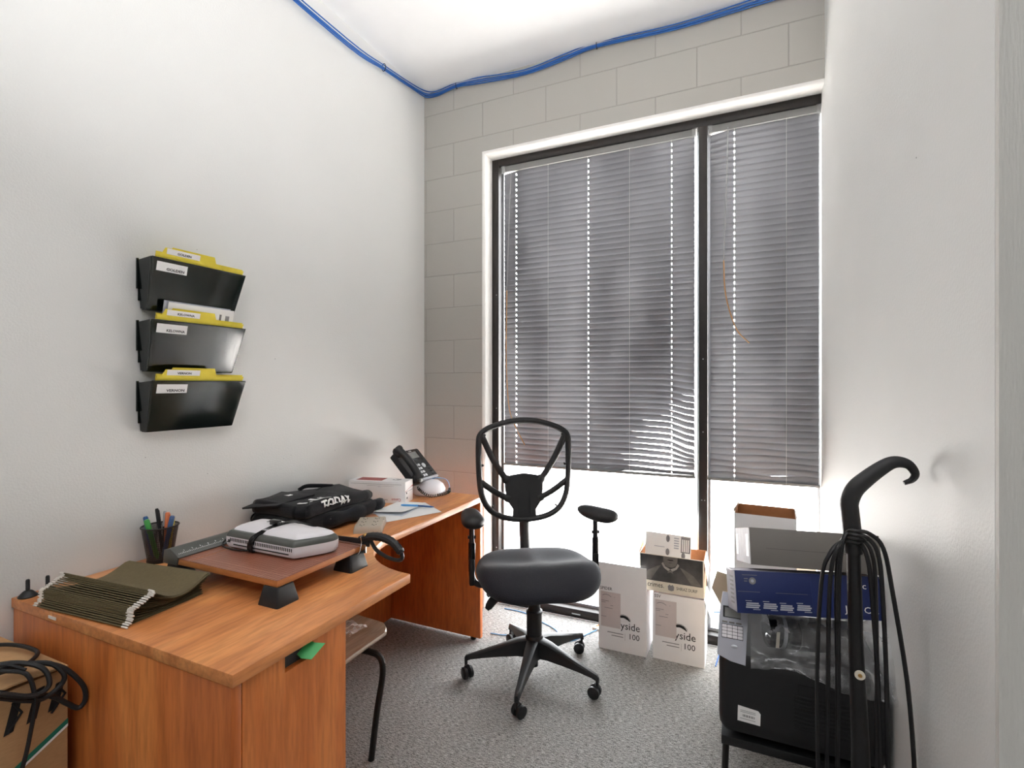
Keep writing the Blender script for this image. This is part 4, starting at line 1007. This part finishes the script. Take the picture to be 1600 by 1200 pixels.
W, D_, H_ = .303, .155, .180; s = .003
b = MB(); b.box(0, W, 0, s, 0, H_, 'cream'); b.box(0, W, D_ - s, D_, 0, H_ + .004, 'kraftd'); b.box(0, s, s, D_ - s, 0, H_, 'kraftd'); b.box(W - s, W, s, D_ - s, 0, H_, 'kraftd'); b.box(s, W - s, s, D_ - s, 0, s, 'kraftd'); b.build('carton_walls', wc)
b = MB(); b.box(.004, W - .006, -.0008, 0, .052, H_ - .002, 'photo')
def fl(pts, m, y=-.001): b.faces([(x, y, z) for x, z in pts], [tuple(range(len(pts)))], m)
hx = .148
fl([(hx - .034, H_ - .002), (hx - .033, .155), (hx - .026, .138), (hx - .012, .128), (hx + .012, .128), (hx + .026, .138), (hx + .033, .155), (hx + .034, H_ - .002)], 'photom', -.0011)   # chin and cheeks
fl([(hx - .016, .162), (hx, .1595), (hx + .016, .162), (hx + .010, .1655), (hx, .1645), (hx - .010, .1655)], 'ink', -.0013); fl([(hx - .010, .148), (hx + .010, .148), (hx + .006, .151), (hx - .006, .151)], 'photo', -.0013)
fl([(.010, .056), (.055, .056), (.085, .105), (.104, .132), (.088, .128), (.040, .100)], 'photom', -.0010); fl([(.292, .056), (.245, .056), (.212, .105), (.192, .132), (.208, .128), (.256, .100)], 'photom', -.0010)
fl([(hx - .042, .142), (hx - .034, .150), (hx - .024, .130), (hx, .118), (hx - .01, .108), (hx - .03, .122)], 'photol', -.0014)      # collar
fl([(hx + .042, .142), (hx + .034, .150), (hx + .024, .130), (hx, .118), (hx + .01, .108), (hx + .03, .122)], 'photol', -.0014)
fl([(hx - .008, .112), (hx + .008, .112), (hx + .014, .098), (hx, .104), (hx - .014, .098)], 'photom', -.0015)
b.build('portrait_panel', wc)
b = MB(); X = lambda px, pz: TM((px, -.0006, pz), (1, 0, 0), (0, 0, 1))
b.text('crimes.', .034, X(.038, .022), 'ink', sx=.82); b.text('SHIRAZ DURIF', .021, X(.176, .022), 'ink', sx=.72)
fl([(.138, .016), (.152, .012), (.164, .016), (.166, .034), (.158, .044), (.151, .038), (.144, .044), (.136, .034)], 'grey', -.0006)
b.build('title_print', wc)
b = MB(); b.faces([(W, 0, H_), (W, D_, H_ + .004), (W + .014, D_, H_ - .06), (W + .016, 0, H_ - .10)], [(0, 1, 2, 3)], 'boxw'); b.build('side_flap', wc)
b = MB(); b.faces([(0, 0, H_), (0, D_, H_ + .004), (-.012, D_, H_ + .03), (-.004, 0, H_ + .004)], [(0, 1, 2, 3)], 'kraft'); b.build('end_flap', wc)
cat = thing('catalogue_page', 'printed white catalogue pages standing up in the open wine carton', 'paper', (-.462, 2.618, .331))
Xc = TM((0, 0, 0), (1, 0, -.02), (0, .10, 1))
b = MB(); b.box(.005, .225, 0, .268, -.006, 0, 'white', X=Xc); b.build('page', cat)
b = MB(); b.box(.178, .222, .185, .262, 0, .0006, 'grey', X=Xc)
for i in range(4): b.box(.183 + i * .009, .188 + i * .009, .19, .25, .0006, .0008, 'white', X=Xc)
for x_, z_ in ((.115, .245), (.115, .18), (.19, .17)): b.ell((x_, z_, .0002), (.009, .017, .0006), 'grey', X=Xc)
for i in range(5): b.box(.145, .168, .2 + i * .012, .206 + i * .012, 0, .0005, 'panelg', X=Xc)
b.box(.05, .1, .20, .203, 0, .0005, 'panelg', X=Xc)
b.build('print', cat)

# ================================================================ RIGHT-HAND STACK
sd_ = thing('printer_stand', 'low dark stand carrying the black printer at the right wall', 'stand', (.135, 1.72, 0))
b = MB(); b.box(-.19, .19, -.19, .19, .345, .37, 'black', .003); b.build('stand_top', sd_)
for sx_ in (-1, 1):
    for sy_ in (-1, 1):
        b = MB(); b.tube([(sx_ * .178, sy_ * .178, .346), (sx_ * .19, sy_ * .185, 0)], .009, 'tubem', 8); b.build('leg', sd_)
pr = thing('printer', 'large black printer with a pale grey keypad panel at its left corner', 'printer', (.135, 1.72, .371))
x0_, x1_, y0_, y1_ = -.196, .196, -.20, .19
b = MB(); rr0 = rrect(x0_, x1_, y0_, y1_, .025, 4)
rg = lambda s1, z_: [Vector((p[0] * s1, p[1] * s1, z_)) for p in rr0]
b.loft([rg(.955, .02), rg(.99, .034), rg(1, .06), rg(1, .205), rg(.99, .225), rg(.96, .235)], 'blackS')
b.build('body', pr)
b = MB()
for r_ in range(9): b.box(-.012, .115, y0_ - .0012, y0_ + .002, .072 + r_ * .0105, .077 + r_ * .0105, 'ink')
b.box(-.004, .19, y0_ - .0012, y0_, .19, .192, 'ink'); b.box(-.004, -.002, y0_ - .0012, y0_, .165, .192, 'ink'); b.build('vent', pr)
b = MB(); X = TM((-.148, y0_ - .0008, .058), (1, 0, -.03), (0, 0, 1))
b.faces([X @ Vector(v) for v in ((0, 0, 0), (.056, 0, 0), (.056, .032, 0), (.050, .039, 0), (0, .042, 0))], [(0, 1, 2, 3, 4)], 'white')
for i in range(14): b.box(.012 + i * .0022, .012 + i * .0022 + (.0012 if i % 3 else .0006), .014, .020, 0, .0003, 'ink', X=X)
for z_ in (.030, .026, .008): b.box(.006, .044, z_, z_ + .001, 0, .0003, 'grey', X=X)
b.build('service_label', pr)
for sx_ in (-1, 1):
    b = MB(); b.cyl((sx_ * .15, -.14, 0), (sx_ * .15, -.14, .03), .014, 'black', n=14); b.cyl((sx_ * .15, .14, 0), (sx_ * .15, .14, .03), .014, 'black', n=14); b.build('foot', pr)
# keypad panel, raised and tilted
Xk = TM((x0_ - .004, y0_ + .000, .228), (1, 0, 0), (0, .42, 1))
b = MB(); b.prism([(.0, .0), (.034, -.012), (.072, -.016), (.078, .10), (.074, .165), (.012, .165), (.004, .10)], -.014, 0, 'panelg', X=Xk, bev=.002); kp = b.build('control_panel', pr)
b = MB(); b.box(.014, .060, .098, .128, 0, .001, 'blackG', X=Xk); b.box(.019, .060, .100, .124, .001, .0014, 'lcd', X=Xk); b.build('display', kp)
for i in range(3):
    b = MB(); b.box(.012 + i * .018, .026 + i * .018, .084, .088, 0, .0016, 'boxg', .0005, X=Xk); b.build('menu_key', kp)
for r_ in range(4):
    for c_ in range(4):
        b = MB(); b.box(.012 + c_ * .0135, .0245 + c_ * .0135, .046 + r_ * .0085, .0535 + r_ * .0085, 0, .0014, 'lamw', .0006, X=Xk); b.build('key', kp)
b = MB(); b.box(.011, .066, .0445, .0805, -.0002, .0004, 'ink', X=Xk); b.build('key_surround', kp)
b = MB(); b.lathe([(.0085, 0), (.0085, .0006), (.006, .0012), (.0, .0012)], 'silver', 20, X=Xk @ Matrix.Translation((.044, .026, 0)) @ Matrix.Diagonal((1, .55, 1, 1))); b.build('power_button', kp)

# bag of parts lying on the printer
bag = thing('plastic_bag', 'clear plastic bag of black and silver parts on top of the printer', 'bag', (.145, 1.60, .606))
b = MB(); b.cyl((-.085, -.0, .050), (.115, .05, .046), .044, 'blackG', n=28); b.cyl((-.052, .004, .050), (-.044, .006, .049), .0446, 'silver', n=28)
b.cyl((-.01, .015, .049), (.105, .048, .046), .0444, 'photo', n=28); b.build('toner_drum', bag)
b = MB(); b.box(-.098, -.070, -.036, .0, .078, .100, 'blackG', .004, X=Matrix.Rotation(R(-20), 4, 'Y') @ Matrix.Translation((.03, 0, -.03))); b.build('drum_end', bag)
b = MB(); b.box(-.008, .0, 0, .048, 0, .002, 'cream', X=TM((-.055, -.032, .020), (.96, .27, 0), (-.0, -.2, 1))); b.build('strip_label', bag)
b = MB()
def bagf(u, v):
    x = -.125 + .345 * u; 
    pr_ = [(.14, .10), (.06, .108), (-.01, .098), (-.05, .060), (-.068, .028), (-.085, .006), (-.102, -.018)]
    k_ = v * (len(pr_) - 1); i = min(int(k_), len(pr_) - 2); f = k_ - i
    y = pr_[i][0] * (1 - f) + pr_[i + 1][0] * f; z = pr_[i][1] * (1 - f) + pr_[i + 1][1] * f
    n1 = noise.noise(Vector((u * 6, v * 5, 2))); n2 = noise.noise(Vector((u * 15, v * 9, 7)))
    if v > .75: z += .016 * math.sin(u * 6.2) * (v - .75) * 4 - .010 * (u > .9)
    n3 = noise.noise(Vector((u * 26 + v * 8, v * 20, 3))); y2 = y - .014 * abs(n1) - .007 * n2 - .004 * n3; zz = max(z + .010 * n1 + .007 * n2 + .004 * n3, .0015 if y2 > -.08 else -.05)
    return Vector((x, y2, zz))
b.grid(60, 44, bagf, 'wrap'); b.build('film', bag, angle=50)
def tilted_box(name, label, p, rz, tilt, L_, D_, H_, m, me):
    t = thing(name, label, 'box', p, rot=(R(tilt), 0, R(rz)))
    b = MB(); b.box(0, L_, 0, D_, 0, H_, m, .001); return t, b
t, b = tilted_box('blue_box', 'long navy blue box with small white print lying under the grey box', (-.012, 1.475, .741), 17, -14, .36, .085, .107, 'boxb', None)
Xf = lambda x, z: TM((x, -.0005, z), (1, 0, 0), (0, 0, 1))
b.box(0, .357, .003, .082, .107, .1073, 'boxe')
for x_, w_, z_ in ((.022, .036, .0), (.066, .036, .0), (.108, .034, -.002), (.150, .036, .0)):
    for r_ in range(3): b.box(x_ + .001 * r_, x_ + w_ - .003 * ((r_ + 1) % 2), -.0006, 0, .014 + r_ * .005 + z_, .0175 + r_ * .005 + z_, 'panelg')
    b.box(x_, x_ + .016, -.0006, 0, .031 + z_, .0325 + z_, 'panelg'); b.box(x_ + .018, x_ + w_, -.0006, 0, .010 + z_, .0115 + z_, 'panelg')
b.box(.018, .056, -.0006, 0, .096, .0972, 'grey'); b.lathe([(.009, 0), (.009, .0004), (0, .0004)], 'grey', 16, X=Xf(.043, .082)); b.lathe([(.004, 0), (.004, .0006), (0, .0006)], 'panelg', 12, X=Xf(.043, .082)); b.box(.022, .032, -.0006, 0, .086, .088, 'grey'); b.box(.022, .030, -.0006, 0, .080, .082, 'grey')
b.box(.004, .06, -.0005, 0, .054, .0548, 'grey'); b.box(.10, .18, -.0005, 0, .054, .0545, 'grey'); b.box(.19, .355, -.0004, 0, .0, .1068, 'boxb')
b.text('Jo', .024, Xf(.268, .016), 'white', sx=1.1); b.text('C', .022, Xf(.313, .016), 'white', sx=1.1); b.text('a', .024, Xf(.337, .016), 'white', sx=1.1)
b.text('oc', .022, Xf(.302, .075), 'white', sx=1.1)
b.build('box_body', t)
b = MB(); b.faces([(-.0006, .002, .002), (-.0006, .083, .002), (-.0006, .083, .105), (-.0006, .002, .105)], [(0, 1, 2, 3)], 'boxe')
for r_ in range(7): b.box(-.001, -.0006, .02, .05, .02 + r_ * .011, .025 + r_ * .011, 'grey')
b.build('end_label', t)
t, b = tilted_box('grey_box', 'long grey cardboard box on top of the navy blue box', (.0207, 1.525, .8585), 9.5, -0.1, .312, .235, .098, 'boxg', None)
t.rotation_euler = (R(-16), 0, R(9.5))
b.box(-.0005, 0, .002, .233, .001, .097, 'boxe'); b.box(.04, .30, -.0004, 0, .045, .0455, 'ink'); b.box(.26, .295, -.0005, 0, .083, .085, 'ink'); b.box(.272, .285, -.0005, 0, .077, .0785, 'ink')
b.build('box_body', t)
for y_ in (.02, .19):
    b = MB(); b.box(-.0012, -.0005, y_, y_ + .035, .02, .08, 'tape'); b.build('tape_strip', t)

oc = thing('open_carton', 'small open white carton with brown inside, standing behind the grey box', 'box', (-.030, 2.150, .603), R(-3))
W, D_, H_ = .212, .165, .25; s = .003
b = MB(); b.box(0, W, 0, s, 0, H_ - .004, 'boxw'); b.box(0, s, s, D_ - s, 0, H_, 'boxw'); b.box(W - s, W, s, D_ - s, 0, H_, 'boxw'); b.box(s, W - s, s, D_ - s, 0, s, 'kraftd')
b.box(0, W, D_ - s, D_, 0, H_, 'kraftd'); b.box(s, s + .001, s, D_ - s, s, H_, 'kraftd'); b.box(W - s - .001, W - s, s, D_ - s, s, H_, 'kraftd'); b.build('carton_walls', oc)
b = MB(); b.faces([(0, 0, H_ - .004), (0, D_, H_), (.018, D_ * .8, H_ + .028), (-.004, D_ * .1, H_ + .008)], [(0, 1, 2, 3)], 'kraftl'); b.build('end_flap', oc)
b = MB(); b.faces([(W, 0, H_ - .004), (W, D_, H_), (W + .012, D_, H_ - .05), (W + .010, .0, H_ - .07)], [(0, 1, 2, 3)], 'boxw'); b.build('side_flap', oc)
lc = thing('flapped_carton', 'pale cardboard carton behind the printer with a flap bent out towards the window', 'box', (-.030, 2.10, 0))
W, D_, H_ = .30, .32, .600
b = MB(); b.box(0, W, 0, D_, 0, H_, 'kraftl', .002); b.build('carton_body', lc)
b = MB(); b.faces([(-.001, .02, .595), (-.001, .02, .50), (-.045, -.01, .505), (-.078, -.02, .57), (-.060, -.01, .635), (-.02, .01, .62)], [(0, 1, 2, 3, 4, 5)], 'kraftl'); b.build('side_flap', lc)

# ================================================================ VACUUM CLEANER
vc = thing('vacuum_cleaner', 'black upright vacuum with hooked handle and wound cord against the right wall', 'vacuum cleaner', (.235, 1.26, 0))
V0 = vc.location
vp = lambda x, y, z: (x - V0.x, y - V0.y, z)
b = MB(); gp = sm([vp(.214, 1.278, .992), vp(.212, 1.279, 1.03), vp(.208, 1.28, 1.075), vp(.207, 1.281, 1.098), vp(.217, 1.282, 1.126), vp(.238, 1.284, 1.150), vp(.262, 1.286, 1.172), vp(.282, 1.287, 1.186), vp(.299, 1.288, 1.188), vp(.313, 1.289, 1.182), vp(.322, 1.289, 1.166), vp(.317, 1.289, 1.153), vp(.303, 1.288, 1.145)], 5)
n = len(gp); b.tube(gp, [.0175 if i < n * .36 else .0175 - (i / n - .36) / .64 * .0135 for i in range(n)], 'blackS', 14); b.build('handle', vc)
b = MB(); b.tube([vp(.214, 1.278, 1.0), vp(.218, 1.277, .8), vp(.225, 1.274, .60), vp(.228, 1.270, .40)], [.0130, .0140, .0165, .02], 'black', 16); b.build('tube', vc)
b = MB(); b.cyl(vp(.2215, 1.258, .745), vp(.2215, 1.255, .745), .0095, 'cream', n=18); b.cyl(vp(.2215, 1.256, .745), vp(.2215, 1.2535, .745), .004, 'brass', n=12); b.build('bolt', vc)
b = MB(); b.box(-.09, .09, -.06, .06, .10, .44, 'blackS', .03, 4); b.build('motor_body', vc)
b = MB(); b.box(-.15, .09, -.17, .09, .012, .10, 'blackS', .02, 3); b.build('floor_head', vc)
for sx_ in (-.12, .06):
    b = MB(); b.cyl((sx_ - .015, .06, .025), (sx_ + .015, .06, .025), .025, 'black', n=20); b.build('wheel', vc)
strands = []
LT = [(-.060, -.022), (-.046, -.024), (-.036, -.02), (-.030, -.018)]
RT = [(.024, -.018), (.034, -.016), (.044, -.018), (.056, -.016)]
P = []
for i in range(4):
    lx, ly = LT[i]; rx, ry = RT[i]; z_ = 1.010 + .008 * i
    cxp = .214 - V0.x; cyp = 1.274 - V0.y
    w1 = (-.012, -.005, .004, .0)[i]; w2 = (.02, .004, .012, .045)[i]
    P += [Vector((cxp + lx * .9 + w1, cyp + ly, .42)), Vector((cxp + lx + w1 * .8, cyp + ly, .72)), Vector((cxp + lx + w1 * .2, cyp + ly - .004, .93)), Vector((cxp + lx * .8, cyp + ly - .004, z_ - .02)),
          Vector((cxp + lx * .42, cyp - .014, z_ + .006)), Vector((cxp, cyp - .026, z_ + .012)), Vector((cxp + rx * .45, cyp - .014, z_ + .006)), Vector((cxp + rx * .85, cyp + ry, z_ - .02)), Vector((cxp + rx + w2 * .15, cyp + ry, .93)), Vector((cxp + rx + w2 * .8, cyp + ry, .70)), Vector((cxp + rx * .9 + w2, cyp + ry, .46)), Vector((cxp + rx * .2 + w2 * .4, cyp - .03, .385))]
b = MB(); b.tube(sm(P, 5), .0042, 'black', 7); b.build('power_cord', vc)

# ================================================================ CABLES AND JACK ON THE FLOOR
def floor_cable(pts, label, m='blueb', r=.0028):
    b = MB(); b.tube(sm(pts, 6), r, m, 6); tag(b.build('network_cable'), label, 'cable', 'blue cables on the floor')
z_ = .004
floor_cable([(-1.30, 2.745, z_), (-1.18, 2.742, z_), (-1.08, 2.70, z_), (-1.02, 2.62, z_), (-1.06, 2.52, z_), (-1.16, 2.455, z_), (-1.24, 2.44, z_)], 'thin blue cable looping out from behind the desk end panel')
floor_cable([(-1.10, 2.70, z_ + .006), (-1.02, 2.67, z_), (-.93, 2.62, z_), (-.86, 2.53, z_), (-.81, 2.55, z_), (-.775, 2.62, z_), (-.745, 2.68, z_), (-.725, 2.709, z_ + .002)], 'thin blue cable passing behind the chair base to the beige jack')
b = MB(); b.box(-.036, .036, -.022, .022, 0, .012, 'cream', .003, X=None); o = tag(b.build('wall_jack', None, (-.715, 2.735, 0), R(-14)), 'small beige jack with bare copper ends on the carpet by the sill', 'jack')
b = MB(); b.tube(sm([(-.02, .0, .012), (-.005, .012, .024), (.015, .0, .02), (.025, -.01, .013)], 4), .0022, 'copper', 6); b.tube(sm([(-.03, .01, .012), (-.01, -.006, .02), (.01, .008, .022), (.028, .0, .013)], 4), .0022, 'copper', 6); b.build('copper_ends', o)
floor_cable([(-.118, 2.60, .004), (-.10, 2.68, .03), (-.06, 2.74, .045), (.0, 2.76, .03), (.08, 2.72, z_)], 'blue cable crossing the carpet between the SSV carton and the printer, nearest the sill', 'blue', .003)
floor_cable([(-.115, 2.74, z_ + .01), (-.09, 2.70, .014), (-.03, 2.66, .012), (.03, 2.62, z_)], 'blue cable dipping towards the room between the SSV carton and the printer', 'blueb', .003)
floor_cable([(-.15, 2.80, .17), (-.12, 2.79, .185), (-.08, 2.795, .18), (-.03, 2.79, .155), (.04, 2.79, .10), (.10, 2.78, z_)], 'pale blue cable hanging across the glass right of the mullion', 'blueb', .003)

# ================================================================ CAMERA, LIGHT
cam = bpy.data.cameras.new('camera'); co = bpy.data.objects.new('camera', cam); COL.objects.link(co)
co.location = (0, 0, 1.35); co.rotation_euler = (R(90), 0, R(24.5)); cam.sensor_width = 36; cam.lens = 36 * 791 / 1600; cam.clip_start = .02
SC.camera = co
w = bpy.data.worlds.new('sky'); SC.world = w; w.use_nodes = True
bg = w.node_tree.nodes['Background']; bg.inputs['Color'].default_value = (.95, .98, 1, 1); bg.inputs['Strength'].default_value = 15
def area(name, p, size, power, rot, col=(.99, .99, 1)):
    l = bpy.data.lights.new(name, 'AREA'); l.shape = 'RECTANGLE'; l.size, l.size_y = size; l.energy = power; l.color = col
    o = bpy.data.objects.new(name, l); COL.objects.link(o); o.location = p; o.rotation_euler = rot; return o
area('rear_fill', (.3, -1.3, ZC - .03), (1.8, .9), 27, (0, 0, 0))  # added fill light overhead behind the camera, no fixture there
l_ = area('ceiling_fill', (-.15, -.25, 1.75), (.25, .25), 30, (0, 0, 0), (1, 1, 1)); l_.data.spread = R(110)  # added unseen fill behind the camera, aimed up to brighten the ceiling
l_.rotation_euler = Vector((.32, -.62, -1.0)).to_track_quat('Z', 'Y').to_euler()
sl = bpy.data.lights.new('sun', 'SUN'); sl.energy = 300; sl.angle = R(1); sl.color = (1, .985, .97)
so = bpy.data.objects.new('sun', sl); COL.objects.link(so); so.rotation_euler = (R(14), 0, 0); so.location = (0, 6, 8)
SC.view_settings.view_transform = 'Standard'; SC.view_settings.look = 'None'; SC.view_settings.gamma = 1; SC.view_settings.exposure = .0
SC.view_settings.use_curve_mapping = False
SC.cycles.use_denoising = True
SC.cycles.max_bounces = 10; SC.cycles.diffuse_bounces = 6; SC.cycles.transparent_max_bounces = 24
